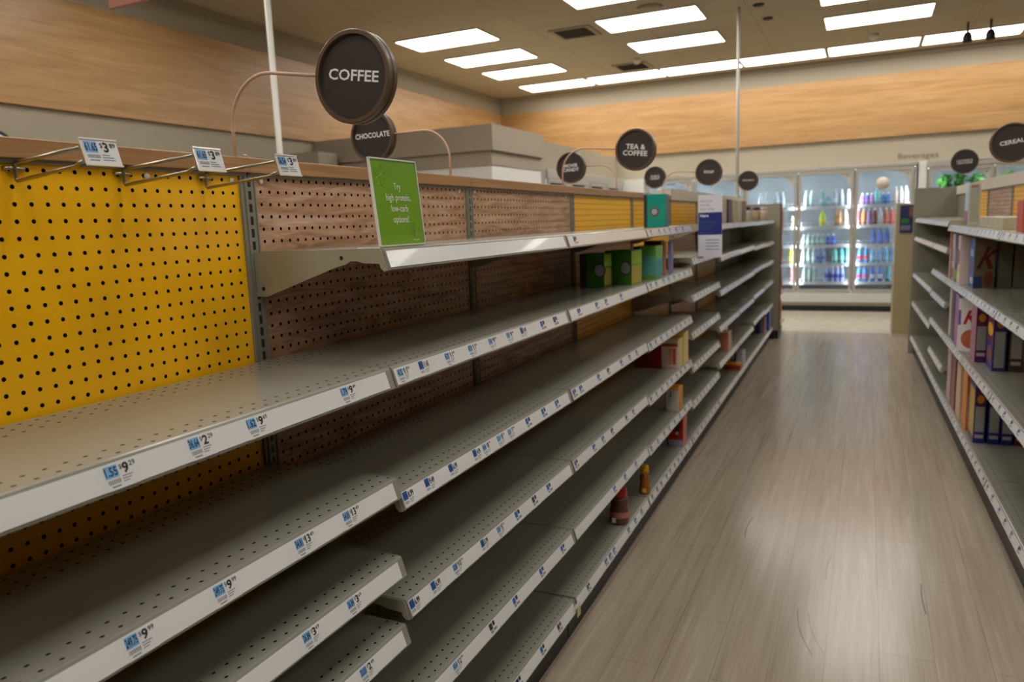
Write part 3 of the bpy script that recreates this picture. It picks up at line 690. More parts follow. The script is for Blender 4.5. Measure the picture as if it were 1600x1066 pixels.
def blue_card():
    wcol = mat('card_white', (222, 222, 232), .4); b = mat('card_blue', (34, 44, 128), .4); gt = mat('card_green', (50, 110, 90), .5)
    t = thing('shelf_card', 'tall white and dark blue notice card on the shelf under the SOUP sign', 'sign', (.311, 2.97, 1.137), 0); t.scale = (.926, .926, .926)
    m = MB(); m.box(0, .137, -.0015, .0015, 0, .363, wcol); card = m.build('card', t)
    m = MB(); m.box(.001, .136, -.0022, -.0016, .133, .262, b); m.build('blue_band', t)
    U, V = (1, 0, 0), (0, 0, 1)
    m = MB(); m.keep = True
    for i, s in enumerate(('Get your', 'free flu', 'shot today')): m.text(s, (.012, -.0019, .322 - i * .023), U, V, .014, mat('card_text', (120, 124, 160), .5))
    m.build('lettering', t)
    m = MB(); m.keep = True; m.text('Here', (.012, -.0026, .236), U, V, .017, LETTER, bold=.03)
    for i, s in enumerate(('COVID & flu', 'vaccines and', 'more care')): m.text(s, (.012, -.0026, .198 - i * .017), U, V, .012, gt, bold=.01)
    m.text('while you shop', (.012, -.0026, .142), U, V, .008, mat('card_text')); m.build('blue_lettering', t)
    m = MB()
    for k in range(4): m.box(.045, .12, -.0019, -.0016, .10 - k * .018, .105 - k * .018, mat('card_text'))
    m.build('text_lines', t)
    m = MB(); m.box(-.008, .03, -.005, -.0017, -.004, .010, PUTTY); m.box(-.008, .03, .0017, .005, -.004, .010, PUTTY); m.build('clip', t)
blue_card()

# ------------------------------------------------------------------ goods on the shelves
def carton(name, label, cat, x, y, z, sx, sy, sz, cols, rz=0, group=None, face=None, bev=.0015):
    """cols: (front +x or -x main colour, side colour, top colour); origin at the centre of the foot"""
    t = thing(name, label, cat, (x, y, z + .0004), rz, group)
    m = MB(); a, b = sx / 2, sy / 2
    f, s, tp = [mat('card_%d_%d_%d' % c, c, .38) for c in cols]
    v = [(p, q, r) for p in (-a, a) for q in (-b, b) for r in (0, sz)]
    m.add(v, [(0, 1, 3, 2), (4, 6, 7, 5)], f); m.add(v, [(0, 4, 5, 1), (2, 3, 7, 6)], s); m.add(v, [(0, 2, 6, 4), (1, 5, 7, 3)], tp)
    m.build('box_body', t, bevel=bev)
    if face: face(t, a, b, sz)
    return t
def patch(t, name, a, side, u0, u1, v0, v1, col, lab=None, other=0.0, e=.0006, rnd=False):
    """printed patch: side '-y' (towards the camera) or '-x' / '+x'; u along the face, v up"""
    m = MB(); c = mat('print_%d_%d_%d' % col, col, .4)
    if rnd:
        uc, vc, ru, rv = (u0 + u1) / 2, (v0 + v1) / 2, (u1 - u0) / 2, (v1 - v0) / 2
        pts = [(uc + ru * math.cos(2 * PI * k / 20), vc + rv * math.sin(2 * PI * k / 20)) for k in range(20)]
    else: pts = [(u0, v0), (u1, v0), (u1, v1), (u0, v1)]
    def P(u, v, d):
        if side == '-y': return (u, -other - d, v)
        if side == '+x': return (other + d, u, v)
        return (-other - d, u, v)
    n = len(pts)
    m.add([P(u, v, 0) for u, v in pts] + [P(u, v, e) for u, v in pts], [tuple(range(n)), tuple(range(n, 2 * n))] + [(i, (i + 1) % n, n + (i + 1) % n, n + i) for i in range(n)], c)
    o = m.build(name, t)
    if lab: o['label'] = lab
    return o
def logo(t, s, side, u, v, h, col, other, width=None, shear=0.0, sub='logo'):
    m = MB(); m.keep = True; c = mat('print_%d_%d_%d' % col, col, .4)
    if side == '-y': m.text(s, (u, -other - .0011, v), (1, 0, 0), (shear, 0, 1), h, c, align='C', width=width, bold=.02)
    elif side == '+x': m.text(s, (other + .0011, u, v), (0, 1, 0), (0, shear, 1), h, c, align='C', width=width, bold=.02)
    else: m.text(s, (-other - .0011, u, v), (0, -1, 0), (0, -shear, 1), h, c, align='C', width=width, bold=.02)
    return m.build(sub, t)

def left_goods():
    GR = (60, 120, 34)
    # teal box on the top shelf
    def f(t, a, b, h):
        patch(t, 'round_badge', a, '-y', -.022, .022, .048, .092, (120, 70, 40), other=b, rnd=True); patch(t, 'badge_centre', a, '-y', -.014, .014, .056, .084, (150, 175, 180), other=b + .0006, rnd=True)
        patch(t, 'dark_edge', a, '-y', -a, -a + .016, 0, h - .002, (48, 52, 56), other=b)
    carton('coffee_box', 'teal coffee box with a round brown badge alone on the top shelf', 'box', .252, 2.30, 1.317, .100, .07, .150, ((70, 120, 125), (0, 150, 130), (0, 130, 115)), face=f)
    # green boxes on the second shelf
    def g(t, a, b, h):
        patch(t, 'grey_side_strip', a, '-y', -a, -a + .028, 0.001, h - .001, (62, 58, 56), other=b)
        patch(t, 'badge_rim', a, '-y', .008, .058, .04, .098, (36, 50, 30), other=b, rnd=True); patch(t, 'round_badge', a, '-y', .012, .054, .045, .093, (150, 156, 160), other=b + .0006, rnd=True)
        patch(t, 'picture', a, '+x', -b + .002, b - .01, .006, h * .55, (176, 160, 70), other=a); patch(t, 'picture', a, '+x', -b + .004, b - .004, h * .6, h - .006, (150, 190, 60), other=a)
    def g2(t, a, b, h):
        patch(t, 'dark_side_strip', a, '-y', -a, -a + .026, 0.001, h - .001, (52, 40, 44), other=b)
        patch(t, 'picture', a, '+x', -b + .002, b - .006, .01, h * .6, (70, 150, 160), other=a)
        patch(t, 'picture', a, '-y', -a + .03, a - .002, .02, h * .7, (90, 165, 150), other=b)
    carton('tea_box', 'dark green box standing leftmost of the group on the second shelf', 'box', .150, 1.72, 1.091, .102, .10, .135, (GR, GR, (30, 70, 24)), face=g)
    carton('tea_box', 'dark green box with an orange fruit picture, second of the group on the shelf', 'box', .224, 1.86, 1.091, .118, .11, .140, ((110, 160, 50), GR, (30, 70, 24)), rz=-.12, face=g)
    carton('tea_box', 'light green and teal box right of the two dark green boxes', 'box', .258, 2.13, 1.091, .10, .12, .146, ((110, 170, 80), (100, 160, 70), (40, 90, 40)), face=g2)
    def br(t, a, b, h): patch(t, 'gold_mark', a, '-y', -.006, .012, .05, .11, (190, 120, 40), other=b)
    carton('cocoa_box', 'dark brown box with a small gold mark right of the green boxes', 'box', .214, 2.40, 1.091, .085, .06, .160, ((150, 90, 70), (74, 34, 24), (60, 30, 24)), face=br)
    for k, (dx, c, w_) in enumerate((( .262, (170, 120, 90), 'slim orange and lilac box in front of the brown box'), (.284, (120, 120, 170), 'slim lilac-blue box at the shelf edge beside the brown box'))):
        carton('slim_box', w_, 'box', dx - .002, 2.40 + .05 * k, 1.091, .018, .035, .155, (c, (196, 132, 96) if k == 0 else (150, 140, 190), c))
    # third shelf down: red cans hidden behind, box of white-red cartons
    for k in range(2):
        carton('red_box', ('dark red box at the back left of the fourth shelf', 'dark red box just left of the white and red carton')[k], 'box', .105 + .075 * k, 2.58, .597, .062, .09, .125, ((120, 30, 20), (130, 26, 16), (90, 20, 16)))
    def wr(t, a, b, h):
        patch(t, 'red_print', a, '-y', -a + .004, a - .004, h * .75, h * .86, (176, 60, 44), other=b); patch(t, 'red_print', a, '-y', a - .028, a - .012, .02, h * .7, (188, 70, 60), other=b)
        patch(t, 'fruit_print', a, '-y', a - .05, a - .03, .02, h * .7, (206, 150, 90), other=b)
    carton('cereal_carton', 'white and red carton standing on the fourth shelf down', 'box', .243, 2.60, .597, .105, .10, .150, ((206, 190, 120), (206, 186, 172), (206, 156, 40)), face=wr)
    carton('cereal_carton', 'yellow-topped carton right behind the white and red carton', 'box', .272, 2.72, .597, .055, .10, .168, ((216, 196, 130), (216, 190, 120), (214, 160, 36)))
    def yw(t, a, b, h): patch(t, 'dark_mark', a, '-y', -.012, -.006, h * .6, h * .85, (40, 40, 50), other=b); patch(t, 'orange_rim', a, '-y', -a, a, h - .012, h - .001, (222, 150, 40), other=b)
    carton('small_carton', 'small pale carton with an orange top on the lowest shelf above the deck', 'box', .268, 2.58, .375, .068, .09, .125, ((212, 140, 50), (190, 184, 172), (220, 150, 40)), face=yw)
    def rd(t, a, b, h): patch(t, 'pale_base', a, '-y', -a, a, .001, h * .22, (150, 150, 168), other=b); patch(t, 'white_mark', a, '-y', -.012, .022, h * .45, h * .72, (60, 50, 50), other=b, rnd=True); patch(t, 'white_mark', a, '-y', -.002, .012, h * .38, h * .5, (220, 210, 190), other=b)
    carton('red_carton', 'tall red carton with a pale base standing on the bottom deck', 'box', .258, 2.70, .151,   .078, .09, .180, ((186, 110, 96), (168, 36, 18), (140, 30, 20)), face=rd)
    carton('red_carton', 'darker red carton mostly hidden left of the tall red carton', 'box', .170, 2.70, .151, .078, .09, .175, ((150, 60, 50), (130, 28, 16), (110, 26, 20)), face=lambda t, a, b, h: patch(t, 'pale_base', a, '-y', -a, a, .001, h * .26, (136, 136, 156), other=b))
    # jar with red cap
    t = thing('creamer_jar', 'dark brown jar with a red screw cap standing on the bottom deck', 'jar', (.276, 1.585, .1512), 0)
    bd = mat('jar_brown', (92, 52, 44), .3, coat=.3); m = MB(); m.lathe([(0, 0), (.034, 0), (.039, .006), (.039, .055), (.0335, .075), (.038, .098), (.033, .108), (.027, .112), (0, .112)], bd, 28); m.build('jar_body', t)
    m = MB(); m.lathe([(.0, .150), (.026, .150), (.030, .146), (.032, .112), (0, .112)], mat('cap_red', (176, 30, 26), .35), 28); m.build('screw_cap', t)
    m = MB(); m.box(-.02, -.004, -.0396, -.033, .010, .030, PAPER); m.build('label_patch', t); m = MB(); m.lathe([(.0394, .03), (.0394, .054)], mat('band_pink', (176, 110, 100), .4), 28); m.build('label_band', t)
    # honey bottle
    t = thing('honey_bottle', 'amber honey bottle with a yellow cap near the edge of the bottom deck', 'bottle', (.284, 1.935, .1512), 0)
    m = MB(); m.lathe([(0, 0), (.022, 0), (.0255, .006), (.0255, .03), (.0195, .05), (.023, .07), (.017, .088), (.012, .094), (0, .094)], mat('honey', (150, 84, 10), .15, coat=.5), 24); m.build('bottle_body', t)
    m = MB(); m.lathe([(0, .130), (.015, .130), (.019, .124), (.0195, .096), (0, .094)], mat('cap_yellow', (226, 170, 10), .4), 24); m.build('cap', t)
    m = MB(); m.box(-.004, .012, -.0258, -.020, .012, .030, mat('label_yellow', (226, 196, 60), .4)); m.build('label_patch', t)
    # far deck items
    carton('soup_pack', 'dark blue and white pack on the far bottom deck of the left run', 'box', .20, 5.22, .151, .05, .14, .11, ((60, 66, 86), (64, 70, 92), (90, 90, 96)))
    carton('soup_pack', 'pale grey pack at the deck edge beside the dark blue one', 'box', .24, 5.05, .151, .055, .14, .12, ((176, 176, 186), (168, 168, 180), (150, 150, 160)))
    carton('flat_box', 'low orange and dark red flat box on the far bottom deck', 'box', .215, 4.86, .151, .12, .14, .045, ((150, 50, 30), (150, 60, 36), (206, 140, 60)))
    carton('red_jar_box', 'small dark red box at the left of the far deck items', 'box', .135, 5.0, .151, .045, .1, .09, ((120, 20, 16), (130, 24, 20), (110, 20, 16)))
    for k, (dx, dy, c, lab) in enumerate(((.12, 6.75, (120, 50, 44), 'small red-brown box on the last deck of the left run'), (.165, 6.8, (40, 46, 110), 'tall dark blue box on the last deck of the left run'), (.2, 6.9, (160, 130, 120), 'pinkish box on the last deck between blue boxes'), (.225, 7.05, (60, 80, 180), 'bright blue box at the end of the last deck'))):
        carton('deck_box', lab, 'box', dx, dy, .151, .04, .12, (.13, .2, .16, .205)[k], (c, c, c))
    for k, (dy, lab) in enumerate(((5.02, 'orange and cream box on the second lowest shelf left of the far deck items'), (4.9, 'cream stacked box under the far shelf'))):
        carton('cream_box', lab, 'box', .235 - .06 * k, 4.35 + .2 * k, .398, .06, .14, .13, (((196, 150, 120), (190, 120, 90), (200, 180, 150)), ((190, 176, 130), (186, 172, 128), (200, 190, 150)))[k])
    # beige boxes and jars on the far top shelf
    cols = [(186, 172, 128), (190, 180, 148), (70, 34, 60), (184, 170, 124), (196, 186, 160), (128, 96, 40)]
    for k in range(6):
        yy = 4.02 + k * .24
        carton('pasta_box', ('beige box nearest the card on the far top shelf', 'cream box second on the far top shelf', 'dark purple box amid the beige boxes on the far top shelf', 'beige box right of the dark purple box', 'cream box before the golden-edged box', 'golden-brown edged box last before the purple-capped jars')[k], 'box', .175 - .0 * k, yy, 1.312 if yy < 4.68 else 1.309, .12, .17, .165, (cols[k], cols[k], (200, 190, 165)))
    for k, (dx, dy, lab) in enumerate(((.165, 5.85, 'pale jar with a purple cap nearest the golden box'), (.19, 6.3, 'wide pale jar with a purple cap in the middle of the far shelf'), (.20, 6.75, 'pinkish jar with a pale cap last on the far top shelf'))):
        t = thing('sauce_jar', lab, 'jar', (dx, dy, 1.3055 if dy < 6.5 else 1.3035), 0)
        c = ((190, 186, 170), (176, 150, 120), (196, 170, 160))[k]
        m = MB(); m.lathe([(0, 0), (.036, 0), (.04, .01), (.04, .08), (.028, .10), (0, .10)], mat('jar_%d' % k, c, .3), 20); m.build('jar_body', t)
        m = MB(); m.lathe([(0, .128), (.03, .128), (.031, .1), (0, .1)], mat('cap_purple', (64, 36, 92), .4) if k < 2 else mat('cap_pale', (200, 180, 176), .4), 20); m.build('cap', t)
    # loose ticket hanging off the base deck
    t = thing('shelf_flag', 'small pale yellow paper flag hanging off the bottom deck edge', 'tag', (.336, .925, .128), 0)
    m = MB(); m.box(.0, .0012, 0, .03, -.035, .0, mat('flag_yellow', (206, 196, 140), .6)); m.build('paper', t)
    m = MB(); m.box(.0, .0016, -.02, .025, 0, .016, PAPER); m.build('clip', t)
left_goods()

def right_goods():
    NUT = (150, 150, 146)
    def side_nut(panel=True, top=(200, 130, 30), lines=True):
        def f(t, a, b, h):
            if top: patch(t, 'sun_print', a, '-y', -a * .6, a * .6, h * .72, h * .86, top, other=b, rnd=True)
            patch(t, 'nutrition_panel', a, '-y', -a * .78, a * .78, h * .22, h * .64, NUT, other=b); patch(t, 'small_panel', a, '-y', -a * .72, a * .72, h * .11, h * .17, (176, 160, 160), other=b)
        return f
    # bottom deck, four deep
    dz = .185
    def front1(t, a, b, h):
        side_nut()(t, a, b, h); patch(t, 'yellow_print', a, '-x', -b + .01, b - .01, h * .1, h * .9, (206, 160, 50), other=a)
    PU, BL = (78, 26, 74), (26, 34, 118)
    xs = [(1.679, 'front'), (1.741, 'second'), (1.797, 'third'), (1.856, 'rearmost')]
    for i, (x, nm) in enumerate(xs):
        c = BL if i < 3 else (96, 20, 50)
        def f(t, a, b, h, i=i):
            patch(t, 'purple_top', a, '-y', -a + .001, a - .001, h * .66, h - .001, PU, other=b); patch(t, 'sun_print', a, '-y', -a * .6, a * .6, h * .70, h * .84, (200, 130, 24), other=b + .0006, rnd=True)
            patch(t, 'nutrition_panel', a, '-y', -a * .8, a * .8, h * .2, h * .64, NUT, other=b); patch(t, 'small_panel', a, '-y', -a * .74, a * .74, h * .09, h * .15, (176, 160, 160), other=b)
            if i == 0: patch(t, 'yellow_print', a, '-x', -b + .01, b - .01, h * .1, h * .92, (206, 170, 60), other=a)
        carton('cereal_box', 'blue and purple cereal box on the right-hand bottom deck, %s of four in depth' % nm, 'cereal box', x, 3.17, dz, .050, .195, .292, (c, c, (90, 40, 80)), face=f)
    for k, (x, y, c, s, tp, lab) in enumerate((
        (1.672, 3.40, (226, 140, 40), (196, 92, 40), (60, 70, 110), 'orange cereal box beside the blue ones on the right-hand bottom deck'),
        (1.664, 3.62, (222, 190, 150), (206, 180, 150), (120, 70, 60), 'cream cereal box behind the orange one on the bottom deck'),
        (1.66, 3.84, (150, 90, 84), (96, 40, 44), (120, 70, 60), 'maroon cereal box on the right-hand bottom deck'),
        (1.655, 4.05, (206, 176, 172), (176, 130, 130), (150, 90, 90), 'pale pink cereal box farthest on the right-hand bottom deck'))):
        carton('cereal_box', lab, 'cereal box', x, y, dz, .055, .19, .30, (c, s, tp), face=side_nut(top=tp))
    # middle shelf (z .57)
    sz = .57
    def pf(t, a, b, h):
        patch(t, 'nutrition_panel', a, '-y', -a * .75, a * .75, h * .06, h * .66, NUT, other=b); patch(t, 'sun_print', a, '-y', -a * .6, a * .6, h * .72, h * .86, (190, 110, 30), other=b, rnd=True)
        patch(t, 'yellow_logo', a, '-x', -b + .02, b - .02, h * .55, h * .78, (240, 186, 20), other=a, rnd=True); patch(t, 'bowl_print', a, '-x', -b + .02, b - .03, h * .08, h * .4, (150, 96, 60), other=a, rnd=True)
        patch(t, 'blue_base', a, '-x', -b + .001, b - .001, .001, h * .42, (30, 44, 150), other=a - .0004)
    carton('cereal_box', 'purple cereal box with a yellow logo nearest on the right-hand middle shelf', 'cereal box', 1.732, 3.09, sz, .056, .195, .29, ((104, 30, 92), (52, 40, 110), (90, 30, 80)), face=pf)
    carton('cereal_box', 'dark cereal box hidden behind the purple one on the middle shelf', 'cereal box', 1.80, 3.09, sz, .056, .195, .29, ((70, 40, 40), (70, 56, 50), (60, 40, 40)), face=side_nut(top=None))
    carton('cereal_box', 'purple-sided cereal box showing its nutrition panel beside the white K box', 'cereal box', 1.684, 3.315, sz, .052, .19, .29, ((170, 110, 130), (84, 30, 74), (120, 60, 100)), face=side_nut())
    def kf(t, a, b, h):
        logo(t, 'K', '-y', 0.0, h * .52, .085, (176, 26, 22), b, width=.075, shear=.35)
        patch(t, 'bowl_print', a, '-y', -a * .7, a * .85, h * .06, h * .42, (176, 96, 60), other=b, rnd=True)
        patch(t, 'violet_spot', a, '-y', -a + .002, -a + .016, h * .5, h * .78, (110, 84, 150), other=b)
    carton('cereal_box', 'white cereal box with a big red K turned towards the camera on the middle shelf', 'cereal box', 1.682, 3.565, sz, .13, .055, .292, ((216, 170, 150), (214, 208, 206), (190, 170, 170)), rz=-.5, face=kf)
    for k, (y, c, lab) in enumerate(((3.82, (150, 100, 150), 'lilac cereal box behind the white K box'), (4.02, (70, 30, 80), 'deep purple cereal box farthest on the middle shelf'), (4.17, (206, 196, 190), 'pale cereal box at the far end of the middle shelf'))):
        carton('cereal_box', lab, 'cereal box', 1.655, y, sz, .055, .17 if k < 2 else .1, .29, (c, c, (120, 90, 110)), face=side_nut(top=None))
    # upper shelf (z .925)
    uz = .925
    def uf(t, a, b, h):
        logo(t, 'K', '-y', .004, h * .40, .125, (88, 16, 12), b, width=.078, shear=.4)
        patch(t, 'brown_print', a, '-y', .0, a - .004, .006, h * .34, (110, 58, 30), other=b, rnd=True); patch(t, 'navy_base', a, '-y', -a + .001, -.006, .001, h * .24, (44, 58, 96), other=b)
        patch(t, 'white_mark', a, '-x', -b + .04, b - .04, h * .62, h * .76, (170, 196, 220), other=a); patch(t, 'cream_patch', a, '-x', -b + .03, b - .06, h * .08, h * .2, (216, 200, 190), other=a); patch(t, 'brown_patch', a, '-x', -b + .03, b - .03, h * .38, h * .46, (150, 90, 50), other=a)
    carton('cereal_box', 'blue-fronted cereal box with a large dark red K on its tan side', 'cereal box', 1.710, 3.585, uz, .095, .20, .266, ((60, 110, 176), (112, 98, 70), (90, 90, 80)), face=uf)
    carton('cereal_box', 'dark grey box side just behind the tan K box on the upper shelf', 'cereal box', 1.805, 3.585, uz, .062, .20, .262, ((90, 90, 80), (92, 92, 82), (60, 60, 56)))
    carton('cereal_box', 'deepest dark grey box on the upper right-hand shelf', 'cereal box', 1.872, 3.585, uz, .058, .20, .262, ((90, 90, 80), (100, 100, 90), (60, 60, 56)))
    def wf(c1, c2):
        def f(t, a, b, h): patch(t, 'red_print', a, '-x', -b + .02, b - .02, h * .4, h * .7, c1, other=a); patch(t, 'base_print', a, '-x', -b + .01, b - .01, h * .05, h * .25, c2, other=a)
        return f
    for k, (y, c, lab, c1, c2) in enumerate(((3.78, (206, 186, 176), 'white and pink cereal box next to the blue-fronted one', (160, 50, 44), (226, 220, 140)), (3.93, (50, 56, 90), 'navy cereal box in the middle of the upper right-hand row', (120, 130, 150), (140, 170, 50)), (4.08, (196, 192, 188), 'white cereal box near the end of the upper right-hand row', (176, 150, 160), (150, 90, 80)))):
        carton('cereal_box', lab, 'cereal box', 1.648, y, uz, .055, .13, .275, (c, c, c), face=wf(c1, c2))
    carton('cereal_box', 'orange-topped cereal box at the far end of the upper right-hand row', 'cereal box', 1.640, 4.19, uz, .055, .07, .295, ((190, 160, 170), (176, 120, 110), (206, 100, 40)), face=lambda t, a, b, h: patch(t, 'orange_top', a, '-x', -b + .001, b - .001, h * .62, h - .001, (206, 96, 40), other=a))
    # top shelf (z 1.253)
    tz = 1.253
    def tf(t, a, b, h):
        patch(t, 'text_panel', a, '-y', -a * .7, a * .8, h * .08, h * .9, (150, 152, 136), other=b); patch(t, 'red_print', a, '-y', -a * .6, a * .6, h * .9, h * .96, (150, 90, 80), other=b); patch(t, 'pink_base', a, '-x', -b, b, .001, h * .35, (150, 100, 130), other=a)
    carton('tall_box', 'tall pale blue and cream box alone on the right-hand top shelf', 'box', 1.688, 3.93, tz, .060, .16, .235, ((190, 210, 226), (176, 176, 160), (206, 206, 200)), face=tf)
    for k in range(5):
        carton('bar_box', ('nearest', 'second nearest', 'middle', 'second farthest', 'farthest')[k] + ' of the five low beige boxes along the right-hand top shelf', 'box', 1.735, 2.82 + k * .155, tz, .11, .148, .05, ((186, 178, 150), (180, 170, 140), (190, 182, 160)), group='low beige boxes on the right-hand top shelf')
    carton('red_box', 'orange-red box on the right-hand top shelf at the picture edge', 'box', 1.72, 2.30, tz, .10, .12, .12, ((196, 80, 60), (190, 84, 66), (180, 80, 60)))
right_goods()

# ------------------------------------------------------------------ glass-door coolers
CW = mat('cooler_white', (205, 206, 200), .4); CF = mat('cooler_frame', (170, 166, 156), .35, metal=.0); CI = mat('cooler_inside', (140, 147, 149), .5)
LED = mat('cooler_led', (238, 246, 255), .5, emit=90.0); WIRE = mat('cooler_shelf', (246, 248, 248), .35)
SHZ = [.392, .649, .905, 1.165, 1.44]
def cooler(label, org, rz, doors, wd, name='glass_door_cooler', hgt=1.93):
    """local frame: doors face -y, x along, origin at left foot of the front"""
    t = thing(name, label, 'cooler', org, rz); n = doors; L = n * wd; D = .68
    m = MB(); m.box(0, L, D - .03, D, 0.08, 1.975, CI); m.box(-.02, 0, .03, D, .08, 1.975, CW); m.box(L, L + .02, .03, D, .08, 1.975, CW); m.box(0, L, .03, D - .03, hgt - .01, 1.975, CW); m.box(0, L, .03, D - .03, .2, .262, CW)
    m.build('cabinet', t)
    m = MB(); m.box(-.02, L + .02, -.005, .03, hgt, 1.975, CF); m.build('header', t, bevel=.003)
    m = MB(); m.box(-.02, L + .02, -.02, .2, .125, .255, CW); m.box(-.02, L + .02, -.012, .2, .078, .122, mat('cooler_beige', (140, 132, 114), .5)); m.build('lower_grille', t, bevel=.004)
    m = MB(); m.box(-.02, L + .02, .0, .25, 0, .0775, mat('cooler_kick', (16, 15, 14), .6)); m.build('kick', t)
    for z in SHZ:
        m = MB(); m.box(.01, L - .01, .10, D - .05, z - .012, z, WIRE); m.box(.01, L - .01, .085, .10, z - .03, z + .014, WIRE)
        m.box(.01, L - .01, .088, .092, z + .06, z + .063, WIRE)
        for k in range(int(L / .06)): m.box(.03 + k * .06, .033 + k * .06, .088, .092, z + .014, z + .06, WIRE)
        m.build('shelf', t)
    for k in range(n + 1):
        x = min(max(k * wd, .012), L - .012)
        m = MB(); m.box(x - .012, x + .012, .045, .06, .3, hgt - .03, CF); m.box(x - .010, x + .010, .06, .066, .32, hgt - .05, LED); m.build('led_strip', t)
    for k in range(n):
        x0, x1 = k * wd + .012, (k + 1) * wd - .012
        d = bpy.data.objects.new('door', None); C.objects.link(d); d.parent = t
        m = MB(); e = .034
        m.box(x0, x0 + e, 0, .03, .262, hgt, CF); m.box(x1 - e, x1, 0, .03, .262, hgt, CF); m.box(x0 + e, x1 - e, 0, .03, hgt - e - .02, hgt, CF); m.box(x0 + e, x1 - e, 0, .03, .262, .262 + e + .01, CF); m.build('door_frame', d, bevel=.003)
        m = MB(); m.box(x0 + e, x1 - e, .014, .018, .30, hgt - e - .02, GLASS); m.build('glass_pane', d)
        m = MB(); m.tube([(x0 + .018, -.001, .85), (x0 + .018, -.03, .87), (x0 + .018, -.03, 1.25), (x0 + .018, -.001, 1.27)], .008, CF, 8); m.build('handle', d)
        # rounded corner sticker in the top right of the pane
        zt = hgt - e - .02; xr = x1 - e
        pts = [(xr, zt)] + [(xr - .19 + .19 * math.sin(a * PI / 2 / 8), zt - .19 + .19 * math.cos(a * PI / 2 / 8)) for a in range(9)]
        pts = [(xr, zt), (xr - .19, zt), (xr - .12, zt - .025), (xr - .06, zt - .075), (xr - .022, zt - .14), (xr, zt - .21)]
        m = MB(); v = [(p, .0125, q) for p, q in pts] + [(p, .0138, q) for p, q in pts]; c = len(pts)
        m.add(v, [tuple(range(c)), tuple(range(c, 2 * c))] + [(i, (i + 1) % c, c + (i + 1) % c, c + i) for i in range(c)], mat('corner_sticker', (196, 192, 182), .4)); m.build('corner_sticker', d)
        m = MB(); m.lathe([(0, .0115), (.011, .0115), (.011, .0125), (0, .0125)], mat('sticker_mark', (90, 90, 92), .4), 12, org=(xr - .04, 0, zt - .04), axis='y'); m.build('sticker_mark', d)
    return t
cooler('long bright glass-door drinks cooler along the back wall', (-1.885, 10.05, 0), 0, 5, .715)
cooler('glass-door cooler with stand-in reflected greenery at the right of the back wall', (1.835, 10.05, 0), 0, 4, .735, hgt=1.89)
cooler('glass-door cooler along the left side of the far corner', (-2.205, 6.97, 0), PI / 2, 4, .735, hgt=1.88)
# pale round sticker on the third visible door
m = MB(); m.lathe([(0.0001, 10.060), (.082, 10.060), (.082, 10.0622), (.0001, 10.0622)], mat('round_sticker', (206, 194, 182), .5), 28, org=(1.315, 0, 1.72), axis='y'); tag(m.build('door_sticker'), 'pale round sticker on the glass of the drinks cooler door under the word Beverages', 'sticker')
m = MB(); m.keep = True; m.text('Beverages', (1.49, YB - .004, 2.030), (1, 0, 0), (0, 0, 1), .075, mat('wall_letter', (104, 92, 76), .6), width=.47)
tag(m.build('wall_lettering'), 'brown Beverages lettering on the beige wall over the coolers', 'lettering')

# bottles
def bottle_proto(kind, col, cap, band):
    prof = {'slim': [(0, 0), (.026, 0), (.030, .006), (.030, .11), (.024, .14), (.012, .165), (.012, .178), (0, .178)],
            'big': [(0, 0), (.040, 0), (.045, .008), (.045, .14), (.036, .17), (.015, .20), (.015, .21), (0, .21)],
            'small': [(0, 0), (.026, 0), (.029, .006), (.029, .07), (.022, .095), (.011, .11), (.011, .12), (0, .12)],
            'jug': [(0, 0), (.055, 0), (.06, .008), (.06, .12), (.045, .16), (.02, .19), (.018, .2), (0, .2)]}[kind]
    t = thing('drink_bottle', 'x', 'bottle'); H = prof[-1][1]; r = prof[-2][0]; R = prof[2][0]
    nm = 'drink_%d_%d_%d' % col
    m = MB(); m.lathe(prof, mat(nm, col, .12, coat=.5), 16); m.build('bottle_body', t)
    m = MB(); m.lathe([(0, H + .014), (r + .002, H + .014), (r + .003, H - .004), (0, H - .004)], mat('cap_%d_%d_%d' % cap, cap, .4), 12); m.build('bottle_cap', t)
    m = MB(); m.lathe([(R + .0006, H * .25), (R + .0006, H * .52)], mat('band_%d_%d_%d' % band, band, .4), 16); m.build('label_band', t)
    return t
PROTO = {}
def bottle(x, y, z, kind, col, cap, band, label, group=None):
    key = (kind, col, cap, band)
    if key in PROTO: t = copy_tree(PROTO[key])
    else: t = PROTO[key] = bottle_proto(*key)
    k = {'slim': (1.0, 1.0, 1.2), 'small': (1.04, 1.04, 1.2), 'big': (.86, .86, 1.04), 'jug': (1, 1, 1.08)}[kind]
    t.scale = k
    t.location = (x, y, z + .0006); t.rotation_euler = (0, 0, random.uniform(0, 6.28)); t['label'] = label
    if group: t['group'] = group
    elif 'group' in t: del t['group']
